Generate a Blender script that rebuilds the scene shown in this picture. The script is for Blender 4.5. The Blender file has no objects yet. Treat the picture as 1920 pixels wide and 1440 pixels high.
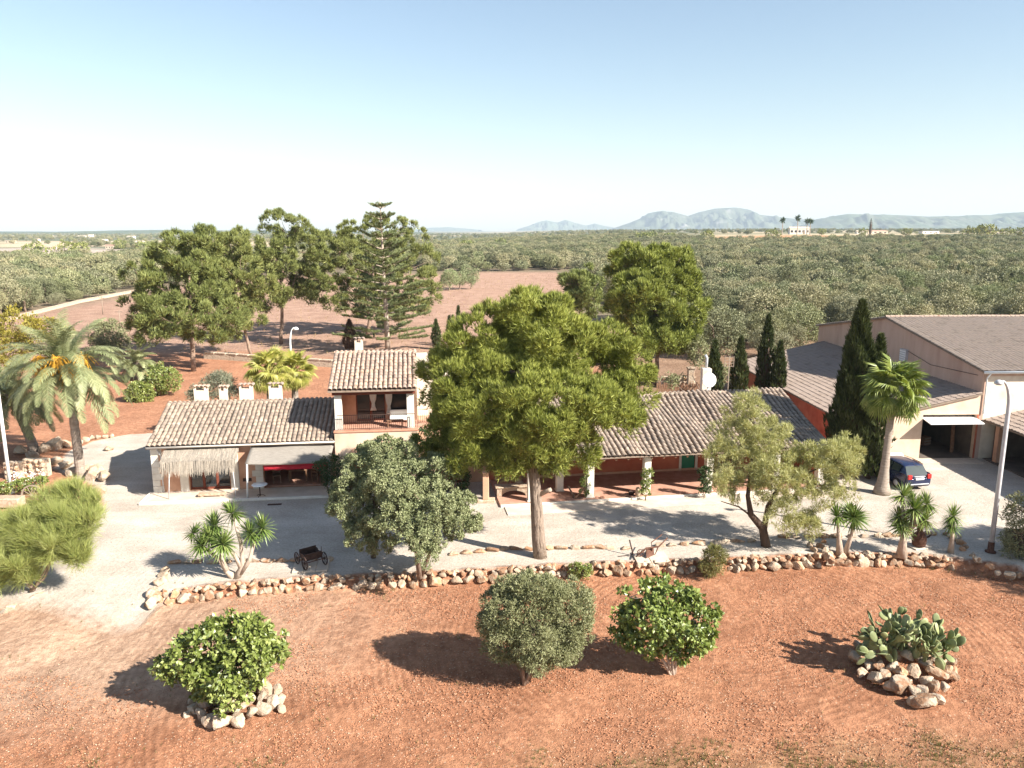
import bpy, bmesh, math, random
import numpy as np
from mathutils import Vector, Matrix, noise as mnoise
R = math.radians
rng = np.random.default_rng(11)
random.seed(5)
scene = bpy.context.scene
col = scene.collection

# ------------------------------------------------------------------ camera
CAM_H = 15.0
FOC = 1460.0            # focal length in photo pixels (1920 wide)
PITCH = math.atan((720 - 432) / FOC)
cam_d = bpy.data.cameras.new('camera')
cam_d.sensor_width = 36
cam_d.lens = 36 * FOC / 1920
cam_d.clip_start = 0.5
cam_d.clip_end = 60000
cam = bpy.data.objects.new('camera', cam_d)
col.objects.link(cam)
cam.location = (0, 0, CAM_H)
cam.rotation_euler = (R(90) - PITCH, 0, 0)
scene.camera = cam

# ------------------------------------------------------------------ light
SUN_EL, SUN_AZ = R(35), R(-30)     # azimuth measured from +X, sun stands right of and behind the camera
sdir = Vector((math.cos(SUN_AZ) * math.cos(SUN_EL), math.sin(SUN_AZ) * math.cos(SUN_EL), math.sin(SUN_EL)))
world = bpy.data.worlds.new('World')
scene.world = world
world.use_nodes = True
wn = world.node_tree
bgn = wn.nodes['Background']
sky = wn.nodes.new('ShaderNodeTexSky')
sky.sky_type = 'NISHITA'
sky.sun_disc = False
sky.sun_elevation = SUN_EL
sky.sun_rotation = math.pi / 2 - SUN_AZ
sky.altitude = 50
sky.air_density = 1.12
sky.dust_density = 0.6
sky.ozone_density = 0.35
wn.links.new(sky.outputs[0], bgn.inputs[0])
bgn.inputs[1].default_value = 0.064
sun_d = bpy.data.lights.new('sun', 'SUN')
sun_d.energy = 5.0
sun_d.angle = R(0.55)
sun_d.color = (1.0, 0.945, 0.86)
sun = bpy.data.objects.new('sun', sun_d)
col.objects.link(sun)
sun.rotation_euler = (-sdir).to_track_quat('-Z', 'Y').to_euler()
scene.view_settings.view_transform = 'Standard'
scene.view_settings.look = 'None'
scene.view_settings.gamma = 1
scene.view_settings.exposure = 1.45

# ------------------------------------------------------------------ survey helpers: photo pixel -> place on the ground
_c, _s = math.cos(PITCH), math.sin(PITCH)
def ray(px, py):
    u = (px - 960) / FOC; v = (py - 720) / FOC
    return (u, _c - v * _s, -(_s + v * _c))
def G(px, py, z=0.0):
    r = ray(px, py); t = (z - CAM_H) / r[2]
    return Vector((r[0] * t, r[1] * t, z))
def at(px, py, Y):
    r = ray(px, py); t = Y / r[1]
    return Vector((r[0] * t, Y, CAM_H + r[2] * t))

# ------------------------------------------------------------------ object helpers
def tag(o, label=None, cat=None, group=None, kind=None):
    if label: o['label'] = label
    if cat: o['category'] = cat
    if group: o['group'] = group
    if kind: o['kind'] = kind
    return o
def thing(name, label, cat, loc=(0, 0, 0), rz=0, group=None):
    o = bpy.data.objects.new(name, None)
    col.objects.link(o)
    o.empty_display_size = 0.3
    o.location = loc; o.rotation_euler = (0, 0, rz)
    return tag(o, label, cat, group)
def link(name, me, parent=None, loc=None, rot=None, scale=None):
    o = bpy.data.objects.new(name, me)
    col.objects.link(o)
    if parent: o.parent = parent
    if loc is not None: o.location = loc
    if rot is not None: o.rotation_euler = rot
    if scale is not None: o.scale = scale
    return o
def np_mesh(name, v, f, mat=None, smooth=False):
    v = np.asarray(v, dtype=np.float32); f = np.asarray(f, dtype=np.int32)
    k = f.shape[1]
    me = bpy.data.meshes.new(name)
    me.vertices.add(len(v)); me.vertices.foreach_set('co', v.ravel())
    me.loops.add(f.size); me.loops.foreach_set('vertex_index', f.ravel())
    me.polygons.add(len(f))
    me.polygons.foreach_set('loop_start', np.arange(0, f.size, k, dtype=np.int32))
    try: me.polygons.foreach_set('loop_total', np.full(len(f), k, dtype=np.int32))
    except Exception: pass
    me.polygons.foreach_set('use_smooth', np.full(len(f), bool(smooth), dtype=bool))
    me.update(calc_edges=True)
    if mat: me.materials.append(mat)
    return me
def copy_tree(o, parent=None):
    c = o.copy(); col.objects.link(c); c.parent = parent
    for ch in list(o.children): copy_tree(ch, c)
    return c

class B:
    """collects simple shapes; obj() links them as one mesh object"""
    def __init__(s): s.v = []; s.f = []
    def add(s, vs, fs):
        n = len(s.v); s.v += [tuple(p) for p in vs]; s.f += [tuple(i + n for i in f) for f in fs]; return s
    def box(s, x0, x1, y0, y1, z0, z1, m=None):
        vs = [(x, y, z) for z in (z0, z1) for y in (y0, y1) for x in (x0, x1)]
        if m is not None: vs = [m @ Vector(p) for p in vs]
        return s.add(vs, [(0, 2, 3, 1), (4, 5, 7, 6), (0, 1, 5, 4), (2, 6, 7, 3), (0, 4, 6, 2), (1, 3, 7, 5)])
    def tube(s, pts, rad, n=8, cap=True):
        pts = [Vector(p) for p in pts]
        if not hasattr(rad, '__len__'): rad = [rad] * len(pts)
        rings = []; prev = None
        for i, p in enumerate(pts):
            d = (pts[min(i + 1, len(pts) - 1)] - pts[max(i - 1, 0)]).normalized()
            if prev is None:
                a = d.orthogonal().normalized()
            else:
                a = (prev - d * prev.dot(d))
                a = a.normalized() if a.length > 1e-6 else d.orthogonal().normalized()
            prev = a; b = d.cross(a)
            rings.append([p + (a * math.cos(2 * math.pi * k / n) + b * math.sin(2 * math.pi * k / n)) * rad[i] for k in range(n)])
        vs = [q for r_ in rings for q in r_]
        fs = []
        for i in range(len(pts) - 1):
            for k in range(n):
                fs.append((i * n + k, i * n + (k + 1) % n, (i + 1) * n + (k + 1) % n, (i + 1) * n + k))
        if cap:
            fs.append(tuple(range(n - 1, -1, -1))); fs.append(tuple((len(pts) - 1) * n + k for k in range(n)))
        return s.add(vs, fs)
    def lathe(s, prof, c=(0, 0, 0), n=20, m=None):
        vs = []
        for r_, z in prof:
            for k in range(n):
                a = 2 * math.pi * k / n; p = Vector((c[0] + r_ * math.cos(a), c[1] + r_ * math.sin(a), c[2] + z))
                vs.append(m @ p if m is not None else p)
        fs = []
        for i in range(len(prof) - 1):
            for k in range(n): fs.append((i * n + k, i * n + (k + 1) % n, (i + 1) * n + (k + 1) % n, (i + 1) * n + k))
        fs.append(tuple(range(n - 1, -1, -1))); fs.append(tuple((len(prof) - 1) * n + k for k in range(n)))
        return s.add(vs, fs)
    def prism(s, poly, y0, y1):
        """poly of (x, z) pulled along y"""
        n = len(poly)
        vs = [(x, y0, z) for x, z in poly] + [(x, y1, z) for x, z in poly]
        fs = [tuple(range(n)), tuple(range(2 * n - 1, n - 1, -1))]
        fs += [(k, k + n, (k + 1) % n + n, (k + 1) % n) for k in range(n)]
        return s.add(vs, fs)
    def mesh(s, name, mat=None, smooth=False, fix=True):
        me = bpy.data.meshes.new(name)
        me.from_pydata(s.v, [], s.f)
        if fix:
            bm = bmesh.new(); bm.from_mesh(me); bmesh.ops.recalc_face_normals(bm, faces=bm.faces); bm.to_mesh(me); bm.free()
        me.polygons.foreach_set('use_smooth', [bool(smooth)] * len(me.polygons))
        if mat: me.materials.append(mat)
        return me
    def obj(s, name, mat=None, parent=None, smooth=False, bevel=0, **kw):
        me = s.mesh(name, mat, smooth)
        if bevel:
            bm = bmesh.new(); bm.from_mesh(me)
            bmesh.ops.bevel(bm, geom=bm.edges[:], offset=bevel, segments=1, affect='EDGES')
            bm.to_mesh(me); bm.free()
        return link(name, me, parent, **kw)

# ------------------------------------------------------------------ materials
def srgb(r, g, b): 
    f = lambda c: ((c / 255 + 0.055) / 1.055) ** 2.4 if c > 10 else c / 255 / 12.92
    return (f(r), f(g), f(b), 1)
def base_mat(name, rough=0.85):
    m = bpy.data.materials.new(name); m.use_nodes = True
    nt = m.node_tree; bs = nt.nodes['Principled BSDF']
    bs.inputs['Roughness'].default_value = rough
    return m, nt, bs
def N(nt, t, **kw):
    n = nt.nodes.new(t)
    for k, v in kw.items(): setattr(n, k, v)
    return n
def ramp(nt, fac, cols, pos=None):
    r_ = N(nt, 'ShaderNodeValToRGB'); e = r_.color_ramp.elements
    while len(e) < len(cols): e.new(0.5)
    for i, c_ in enumerate(cols):
        e[i].position = (i / (len(cols) - 1)) if pos is None else pos[i]
        e[i].color = (*c_[:3], 1)
    if fac is not None: nt.links.new(fac, r_.inputs[0])
    return r_.outputs[0]
def noise_n(nt, scale, detail=4, vec=None, rough=0.6, stretch=None):
    n = N(nt, 'ShaderNodeTexNoise'); n.inputs['Scale'].default_value = scale; n.inputs['Detail'].default_value = detail
    n.inputs['Roughness'].default_value = rough
    if vec is None:
        vec = N(nt, 'ShaderNodeNewGeometry').outputs['Position']
    if stretch is not None:
        mp = N(nt, 'ShaderNodeMapping'); mp.inputs['Scale'].default_value = stretch; nt.links.new(vec, mp.inputs[0]); vec = mp.outputs[0]
    nt.links.new(vec, n.inputs['Vector'])
    return n.outputs['Fac']
def mixc(nt, a, b, fac, mode='MIX'):
    m = N(nt, 'ShaderNodeMix', data_type='RGBA', blend_type=mode)
    for sock, val in ((m.inputs[0], fac), (m.inputs[6], a), (m.inputs[7], b)):
        if hasattr(val, 'links') or hasattr(val, 'is_linked'): nt.links.new(val, sock)
        else: sock.default_value = val
    return m.outputs[2]
def mathn(nt, op, a, b=0.0, clamp=False):
    m = N(nt, 'ShaderNodeMath', operation=op); m.use_clamp = clamp
    for sock, val in zip(m.inputs, (a, b)):
        if hasattr(val, 'is_linked'): nt.links.new(val, sock)
        else: sock.default_value = val
    return m.outputs[0]
def bump(nt, bs, h, strength=0.3, dist=0.02):
    b = N(nt, 'ShaderNodeBump'); b.inputs['Strength'].default_value = strength; b.inputs['Distance'].default_value = dist
    nt.links.new(h, b.inputs['Height']); nt.links.new(b.outputs[0], bs.inputs['Normal'])
def plain(name, cols, scale=2.0, detail=5, rough=0.85, bmp=0.3, bscale=None, bdist=0.02, stretch=None, pos=None, metal=0, spec=0.3, rnd=0.0, island=0.0):
    """surface of one stuff: its colours mixed by a noise, with fine relief"""
    m, nt, bs = base_mat(name, rough)
    bs.inputs['Metallic'].default_value = metal
    bs.inputs['Specular IOR Level'].default_value = spec
    n = noise_n(nt, scale, detail, stretch=stretch)
    if len(cols) == 1: cols = [tuple(c_ * 0.85 for c_ in cols[0][:3]), tuple(min(1, c_ * 1.12) for c_ in cols[0][:3])]
    if pos is None: pos = list(np.linspace(0.3, 0.7, len(cols)))
    c_ = ramp(nt, n, cols, pos)
    if rnd or island:
        if island:
            src = N(nt, 'ShaderNodeNewGeometry').outputs['Random Per Island']; amt = island
        else:
            src = N(nt, 'ShaderNodeObjectInfo').outputs['Random']; amt = rnd
        lo, hi = 1 - amt, 1 + amt
        rr = ramp(nt, src, [(lo, lo, lo), (hi, hi * 0.97, hi * 0.93)])
        c_ = mixc(nt, c_, rr, 1.0, 'MULTIPLY')
    nt.links.new(c_, bs.inputs['Base Color'])
    if bmp: bump(nt, bs, noise_n(nt, bscale or scale * 6, 5, stretch=stretch), bmp, bdist)
    return m
def leaf_mat(name, cols, trans=0.3, rough=0.55, rnd=0.12, spec=0.3, nscale=0.35):
    """leaf colours picked leaf by leaf, part of the light passing through"""
    m, nt, bs = base_mat(name, rough)
    bs.inputs['Specular IOR Level'].default_value = spec
    g = N(nt, 'ShaderNodeNewGeometry')
    f = mathn(nt, 'ADD', mathn(nt, 'MULTIPLY', g.outputs['Random Per Island'], 0.6), mathn(nt, 'MULTIPLY', noise_n(nt, nscale, 2), 0.55))
    c_ = ramp(nt, f, cols, list(np.linspace(0.1, 0.9, len(cols))))
    oi = N(nt, 'ShaderNodeObjectInfo')
    c_ = mixc(nt, c_, ramp(nt, oi.outputs['Random'], [(1 - rnd, 1 - rnd * .75, 1 - rnd * 1.1), (1.0, 1.0, 1.0), (1 + rnd, 1 + rnd * 0.75, 1 + rnd * 0.6), (1 - rnd * .4, 1.0, 1 - rnd * .6)]), 1.0, 'MULTIPLY')
    nt.links.new(c_, bs.inputs['Base Color'])
    if trans:
        tr = N(nt, 'ShaderNodeBsdfTranslucent'); mx = N(nt, 'ShaderNodeMixShader'); mx.inputs[0].default_value = trans
        nt.links.new(mixc(nt, c_, (1.25, 1.2, 0.7, 1), 1.0, 'MULTIPLY'), tr.inputs[0])
        out = nt.nodes['Material Output']
        nt.links.new(bs.outputs[0], mx.inputs[1]); nt.links.new(tr.outputs[0], mx.inputs[2]); nt.links.new(mx.outputs[0], out.inputs[0])
    return m

M = {}
M['stucco_pink'] = plain('stucco_pink', [(.44, .23, .145), (.56, .32, .21), (.62, .38, .26)], 1.1, detail=9, bmp=.15, bscale=30)
M['stucco_red'] = plain('stucco_red', [(.34, .09, .048), (.46, .135, .075), (.52, .18, .10)], .9, detail=9, bmp=.15, bscale=30)
M['stucco_cream'] = plain('stucco_cream', [(.54, .45, .35), (.70, .60, .48), (.76, .67, .55)], .8, detail=9, bmp=.12, bscale=25)
M['stucco_peach'] = plain('stucco_peach', [(.50, .35, .25), (.62, .46, .34), (.68, .52, .40)], .8, detail=9, bmp=.12, bscale=25)
M['stucco_hall'] = plain('stucco_hall', [(.44, .29, .22), (.54, .375, .29), (.60, .43, .34)], .9, detail=9, stretch=(1, 1, .22), bmp=.1, bscale=25)
M['white_stone'] = plain('white_stone', [(.60, .54, .46), (.74, .69, .61)], 2.5, bmp=.25, bscale=18)
M['limestone'] = plain('limestone', [(.20, .115, .07), (.38, .275, .19), (.31, .16, .085), (.43, .35, .265), (.27, .225, .185)], 1.6, bmp=.9, bscale=9, bdist=.06, rnd=.3)
M['limestone_pale'] = plain('limestone_pale', [(.28, .20, .135), (.44, .365, .28), (.36, .255, .175), (.49, .42, .34)], 2.0, bmp=.9, bscale=9, bdist=.06, rnd=.18)
M['rubble'] = plain('rubble', [(.30, .22, .16), (.55, .45, .34), (.40, .27, .18)], 5, bmp=1, bscale=6, bdist=.12)
M['tile_old'] = plain('tile_old', [(.16, .115, .085), (.36, .285, .225), (.27, .21, .165), (.43, .35, .285)], 1.7, detail=8, bmp=.4, bscale=20, rnd=.25)
M['tile_old_joined'] = plain('tile_old_joined', [(.16, .115, .085), (.36, .285, .225), (.27, .21, .165), (.43, .35, .285)], 1.7, detail=8, bmp=.4, bscale=20, island=.25)
M['tile_warm'] = plain('tile_warm', [(.30, .18, .125), (.46, .33, .25), (.36, .27, .22), (.48, .37, .29)], 1.6, detail=7, bmp=.4, bscale=20, rnd=.22)
M['tile_under'] = plain('tile_under', [(.20, .15, .11), (.30, .225, .175)], 3, bmp=.3)  # clay tone darkened for the shade in the channels between cover tiles
M['tile_hall'] = plain('tile_hall', [(.16, .125, .10), (.25, .20, .165), (.20, .16, .135)], 1.5, detail=8, bmp=.3, bscale=14)
M['tile_lean'] = plain('tile_lean', [(.21, .155, .12), (.31, .24, .195), (.25, .19, .155)], 1.0, detail=8, bmp=.3, bscale=14)
M['wood_red'] = plain('wood_red', [(.14, .035, .02), (.20, .06, .035)], 4, stretch=(1, 8, 8))
M['wood_grey'] = plain('wood_grey', [(.20, .15, .11), (.32, .25, .19)], 6, stretch=(1, 6, 6))
M['wood_brown'] = plain('wood_brown', [(.16, .08, .045), (.26, .15, .09)], 6)
M['iron_dark'] = plain('iron_dark', [(.035, .02, .015), (.08, .045, .035)], 8, rough=.7, bmp=.4)
M['iron_rust'] = plain('iron_rust', [(.06, .028, .018), (.15, .065, .04)], 8, rough=.8, bmp=.5)
M['steel'] = plain('steel', [(.42, .42, .43), (.55, .55, .56)], 5, rough=.45, bmp=.05, spec=.5)
M['white_paint'] = plain('white_paint', [(.74, .74, .72), (.82, .82, .80)], 3, rough=.5, bmp=.05)
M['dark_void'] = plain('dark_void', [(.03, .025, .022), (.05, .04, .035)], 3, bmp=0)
M['glass_dark'] = plain('glass_dark', [(.02, .022, .025), (.03, .032, .035)], 3, rough=.05, bmp=0, spec=.6)
M['terracotta'] = plain('terracotta', [(.40, .18, .11), (.52, .27, .18)], 3, bmp=.2)
M['terracotta_floor'] = plain('terracotta_floor', [(.36, .18, .12), (.50, .29, .21)], 2, bmp=.2)
M['pavement'] = plain('pavement', [(.50, .40, .31), (.64, .54, .44)], 1.5, bmp=.3, bscale=14)
M['thatch'] = plain('thatch', [(.20, .17, .135), (.36, .315, .26), (.28, .24, .20)], 14, bmp=.3, island=.3)
M['reed_mat'] = plain('reed_mat', [(.19, .165, .14), (.31, .28, .24)], 3, stretch=(1, 14, 14), bmp=.6, bscale=8)
M['canvas_red'] = plain('canvas_red', [(.42, .02, .03), (.52, .03, .045)], 4, bmp=.2)
M['cloth_white'] = plain('cloth_white', [(.72, .69, .64), (.80, .78, .73)], 4, bmp=.2)
M['bark_grey'] = plain('bark_grey', [(.085, .058, .042), (.31, .24, .185), (.17, .12, .088)], 9, stretch=(1, 1, .22), bmp=1.0, bscale=10, bdist=.15)
M['bark_pine'] = plain('bark_pine', [(.13, .085, .06), (.27, .19, .14), (.18, .12, .085)], 5, stretch=(1, 1, .3), bmp=1.0, bscale=8, bdist=.06)
M['bark_pale'] = plain('bark_pale', [(.33, .25, .19), (.50, .41, .33)], 6, stretch=(1, 1, .5), bmp=.7, bscale=10, bdist=.04)
M['bark_dark'] = plain('bark_dark', [(.055, .035, .025), (.13, .085, .06)], 5, stretch=(1, 1, .3), bmp=1.0, bscale=8, bdist=.06)
M['palm_trunk'] = plain('palm_trunk', [(.24, .19, .15), (.40, .33, .27)], 2, stretch=(1, 1, 6), bmp=.9, bscale=5, bdist=.06)
# leaves
M['pine_near'] = leaf_mat('pine_near', [(0.051, 0.067, 0.016), (0.147, 0.173, 0.035), (0.266, 0.295, 0.061), (0.395, 0.415, 0.105)], 0.08, nscale=.5)
M['pine_far'] = leaf_mat('pine_far', [(0.056, 0.073, 0.026), (0.132, 0.156, 0.048), (0.225, 0.246, 0.073), (0.313, 0.328, 0.112)], 0.08)
M['norfolk'] = leaf_mat('norfolk', [(0.068, 0.089, 0.038), (0.145, 0.170, 0.068), (0.221, 0.242, 0.102)], 0.08)
M['cypress'] = leaf_mat('cypress', [(0.018, 0.026, 0.010), (0.044, 0.058, 0.018), (0.088, 0.104, 0.032)], 0.08)
M['cypress_brown'] = leaf_mat('cypress_brown', [(.05, .03, .02), (.10, .065, .04)], .1)
M['olive_leaf'] = leaf_mat('olive_leaf', [(0.093, 0.098, 0.043), (0.170, 0.174, 0.081), (0.255, 0.255, 0.132), (0.340, 0.332, 0.196)], 0.1)
M['olive_wild'] = leaf_mat('olive_wild', [(0.077, 0.086, 0.041), (0.162, 0.167, 0.086), (0.252, 0.243, 0.140), (0.342, 0.320, 0.207)], 0.08, rnd=.34, nscale=.12)
M['mastic_leaf'] = leaf_mat('mastic_leaf', [(0.080, 0.098, 0.044), (0.168, 0.196, 0.092), (0.256, 0.282, 0.140), (0.352, 0.371, 0.208)], 0.1)
M['broad_leaf'] = leaf_mat('broad_leaf', [(0.049, 0.071, 0.013), (0.115, 0.150, 0.027), (0.196, 0.238, 0.056), (0.327, 0.360, 0.120)], 0.15, rough=.4, spec=.6)
M['dark_leaf'] = leaf_mat('dark_leaf', [(0.016, 0.032, 0.010), (0.036, 0.068, 0.020), (0.064, 0.104, 0.032)], 0.1)
M['feather_leaf'] = leaf_mat('feather_leaf', [(0.167, 0.176, 0.063), (0.304, 0.308, 0.122), (0.430, 0.420, 0.196), (0.508, 0.478, 0.274)], 0.2, nscale=.8)
M['broom_leaf'] = leaf_mat('broom_leaf', [(0.124, 0.157, 0.047), (0.231, 0.272, 0.081), (0.346, 0.357, 0.111), (0.388, 0.408, 0.178)], 0.2, nscale=.7)
M['date_frond'] = leaf_mat('date_frond', [(0.093, 0.113, 0.043), (0.170, 0.191, 0.085), (0.264, 0.282, 0.140), (0.340, 0.351, 0.196)], 0.15)
M['date_fruit'] = plain('date_fruit', [(.48, .24, .02), (.62, .36, .05)], 6, bmp=.4)
M['fan_leaf'] = leaf_mat('fan_leaf', [(.10, .14, .025), (.20, .25, .05), (.32, .35, .10)], .3, rough=.4, spec=.5)
M['fan_leaf_yellow'] = leaf_mat('fan_leaf_yellow', [(.22, .24, .05), (.38, .38, .09), (.50, .46, .16)], .35, rough=.4)
M['dry_leaf'] = leaf_mat('dry_leaf', [(.24, .17, .09), (.38, .28, .16)], .2)
M['yucca_leaf'] = leaf_mat('yucca_leaf', [(0.054, 0.090, 0.020), (0.108, 0.167, 0.036), (0.180, 0.243, 0.063), (0.270, 0.306, 0.108)], 0.12, rough=.4, spec=.5)
M['cactus_pad'] = plain('cactus_pad', [(.11, .14, .055), (.20, .23, .105), (.30, .32, .17)], 1.6, rough=.5, bmp=.2, rnd=.3)
M['grey_shrub'] = leaf_mat('grey_shrub', [(0.128, 0.136, 0.085), (0.212, 0.221, 0.145), (0.289, 0.289, 0.204)], 0.15)
M['yellow_leaf'] = leaf_mat('yellow_leaf', [(.11, .11, .02), (.24, .22, .04), (.34, .29, .06)], .3)
M['straw'] = leaf_mat('straw', [(.24, .16, .09), (.38, .27, .15), (.28, .23, .10)], .2)
M['weed'] = leaf_mat('weed', [(.08, .09, .025), (.15, .15, .05), (.24, .20, .08)], .2)
M['flower_red'] = plain('flower_red', [(.5, .03, .03), (.65, .06, .05)], 4, bmp=0)
M['flower_white'] = plain('flower_white', [(.8, .8, .78)], 4, bmp=0)
M['flower_purple'] = plain('flower_purple', [(.30, .05, .22), (.42, .09, .32)], 4, bmp=0)

# ------------------------------------------------------------------ terrain
def sstep(a, b, x): 
    t = np.clip((x - a) / (b - a), 0, 1); return t * t * (3 - 2 * t)
FIELD_Z = -0.45
wall_px = [(278, 1139), (330, 1134), (420, 1122), (560, 1110), (680, 1106), (790, 1101), (900, 1094), (1010, 1087), (1100, 1083),
           (1290, 1076), (1440, 1069), (1560, 1064), (1640, 1062), (1720, 1064), (1790, 1070), (1870, 1082), (1910, 1084)]
WALL = [G(x, y, FIELD_Z) for x, y in wall_px]
WX = np.array([p.x for p in WALL]); WY = np.array([p.y for p in WALL])
def wall_y(x): return np.interp(x, WX, WY)
def vnoise(x, y, s, seed=0):
    """cheap smooth value noise on numpy arrays"""
    xs, ys = x / s + seed * 17.3, y / s + seed * 7.7
    xi, yi = np.floor(xs), np.floor(ys); xf, yf = xs - xi, ys - yi
    def hsh(a, b):
        t = np.sin(a * 127.1 + b * 311.7) * 43758.5453; return t - np.floor(t)
    u, w = xf * xf * (3 - 2 * xf), yf * yf * (3 - 2 * yf)
    return (hsh(xi, yi) * (1 - u) + hsh(xi + 1, yi) * u) * (1 - w) + (hsh(xi, yi + 1) * (1 - u) + hsh(xi + 1, yi + 1) * u) * w
def height(x, y):
    x = np.asarray(x, float); y = np.asarray(y, float)
    d = y - (wall_y(x) + 0.3)
    left = sstep(-14.4, -19, x)
    wdt = 0.25 + left * 7
    step = sstep(-1, 1, (d + left * 1.5) / wdt * 1.0)
    z = FIELD_Z * (1 - step)
    rise = sstep(150, 900, y) * sstep(-120, 260, x)
    z = z + rise * 11.0 + sstep(900, 3000, y) * 6 * sstep(0, 900, x)
    z = z + np.where(y > 110, (vnoise(x, y, 90, 3) - .5) * 1.6 * sstep(110, 260, y), 0)
    return z
def hz(x, y): return float(height(np.array([x]), np.array([y]))[0])
def in_poly(x, y, poly):
    inside = np.zeros(x.shape, bool); n = len(poly)
    for i in range(n):
        x0, y0 = poly[i][:2]; x1, y1 = poly[(i + 1) % n][:2]
        c_ = ((y0 > y) != (y1 > y)) & (x < (x1 - x0) * (y - y0) / (y1 - y0 + 1e-12) + x0)
        inside ^= c_
    return inside
yard_px = [(-700, 1215), (-300, 1205), (0, 1183), (120, 1172), (282, 1143)] + wall_px[1:] + [(2000, 1085), (2150, 1085), (2150, 850), (1600, 850), (1550, 820), (1040, 860), (640, 880), (310, 890), (292, 812), (240, 815), (170, 828), (125, 850), (100, 880), (190, 915), (195, 950), (60, 968), (-300, 980), (-700, 1000)]
yard_poly = [G(x, y, FIELD_Z * (y > 1100 or (x, y) in wall_px)) + Vector((0, .62 if (x, y) in wall_px else 0, 0)) for x, y in yard_px]
def geo(a, b, n, g):
    t = (np.power(g, np.arange(1, n + 1)) - 1) / (g ** n - 1); return a + (b - a) * t
ax = np.concatenate([-geo(42, 16000, 62, 1.09)[::-1], np.arange(-42, 42.01, .28), geo(42, 16000, 62, 1.09)])
ay = np.concatenate([-geo(-12, 3000, 24, 1.2)[::-1], np.arange(12.3, 18, .6), np.arange(18, 60, .26), geo(60, 16000, 120, 1.045)])
GX, GY = np.meshgrid(ax, ay)
fx, fy = GX.ravel(), GY.ravel()
fz = height(fx, fy)
near = (np.abs(fx) < 45) & (fy < 62)
# clods and wheel ruts in the tilled field
fz = fz + np.where(near & (fz < -.3), (vnoise(fx, fy, .55, 1) - .5) * .07 + (vnoise(fx, fy, 1.7, 2) - .5) * .08, 0)
inside = in_poly(fx, fy, yard_poly)
g = inside.astype(float).reshape(GX.shape)
for _ in range(2):
    p = np.pad(g, 1, mode='edge'); g = (p[:-2, 1:-1] + p[2:, 1:-1] + p[1:-1, :-2] + p[1:-1, 2:] + 2 * p[1:-1, 1:-1]) / 6
g = g.ravel()
# soft drift of gravel into the red earth on the open left side
dfront = sstep(26.3, 31.0, fy + (vnoise(fx, fy, 3.0, 5) - .5) * 2.4 - 0.10 * np.clip(-15 - fx, 0, 30))
g = np.where((fx < -14.6) & (fy < 33), np.maximum(g * .0, dfront * sstep(-13.0, -15.5, fx)), g)
g = np.clip(g, 0, 1)
field_back = [G(x, y) for x, y in [(-200, 640), (0, 603), (120, 575), (240, 550), (420, 525), (700, 515), (960, 508), (1060, 512), (1075, 560), (1130, 640), (1180, 690), (1000, 690), (620, 668), (400, 660), (200, 660), (-200, 720)]]
fb = in_poly(fx, fy, field_back)
tint = np.empty((len(fx), 3))
tint[:] = (.40, .195, .112)                                     # red earth round the farm
tint[fy > 118] = (.19, .15, .10)                                # scrub floor under the grove
tint[fb] = (.365, .23, .165)
tint[(fb == 0) & (fx > 12) & (fy > 62) & (fy <= 118)] = (.27, .17, .11)
far = fy > 420
stripe = vnoise(fx, fy, 140, 8) + .35 * vnoise(fx * .4, fy, 60, 9)
tint[far & (stripe > .78)] = (.42, .34, .22)                     # straw fields
tint[far & (stripe <= .78)] = (.13, .14, .085)
quarry = [G(x, y) for x, y in [(-100, 505), (-100, 468), (100, 465), (270, 468), (270, 500), (120, 503)]]
tint[in_poly(fx, fy, quarry)] = (.43, .35, .29)
straw = [G(x, y) for x, y in [(-50, 466), (-50, 457), (120, 452), (560, 449), (560, 457), (200, 462)]]
tint[in_poly(fx, fy, straw)] = (.50, .40, .27)
rf = (fx > 150) & (fy > 560) & (fy < 760)
tint[rf] = (.40, .23, .12)
front = (fy < wall_y(fx)) & (fy < 40)
tint[front] = (.375, .178, .098)
lightdrift = sstep(21.5, 27, fy - .25 * (fx + 8)) * sstep(0, -14, fx) * front
tint = tint * (1 - .8 * lightdrift[:, None]) + np.array((.47, .32, .22)) * .8 * lightdrift[:, None]
dry = sstep(22.0, 19.5, fy + .0 * fx + (vnoise(fx, fy, 1.5, 4) - .5) * 2.0) * sstep(-4, 6, fx) * front
dry = np.maximum(dry, sstep(20.0, 18.6, fy + (vnoise(fx, fy, 1.2, 6) - .5) * 1.2) * front)
tint = tint * (1 - .55 * dry[:, None]) + np.array((.24, .16, .085)) * .55 * dry[:, None]

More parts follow.
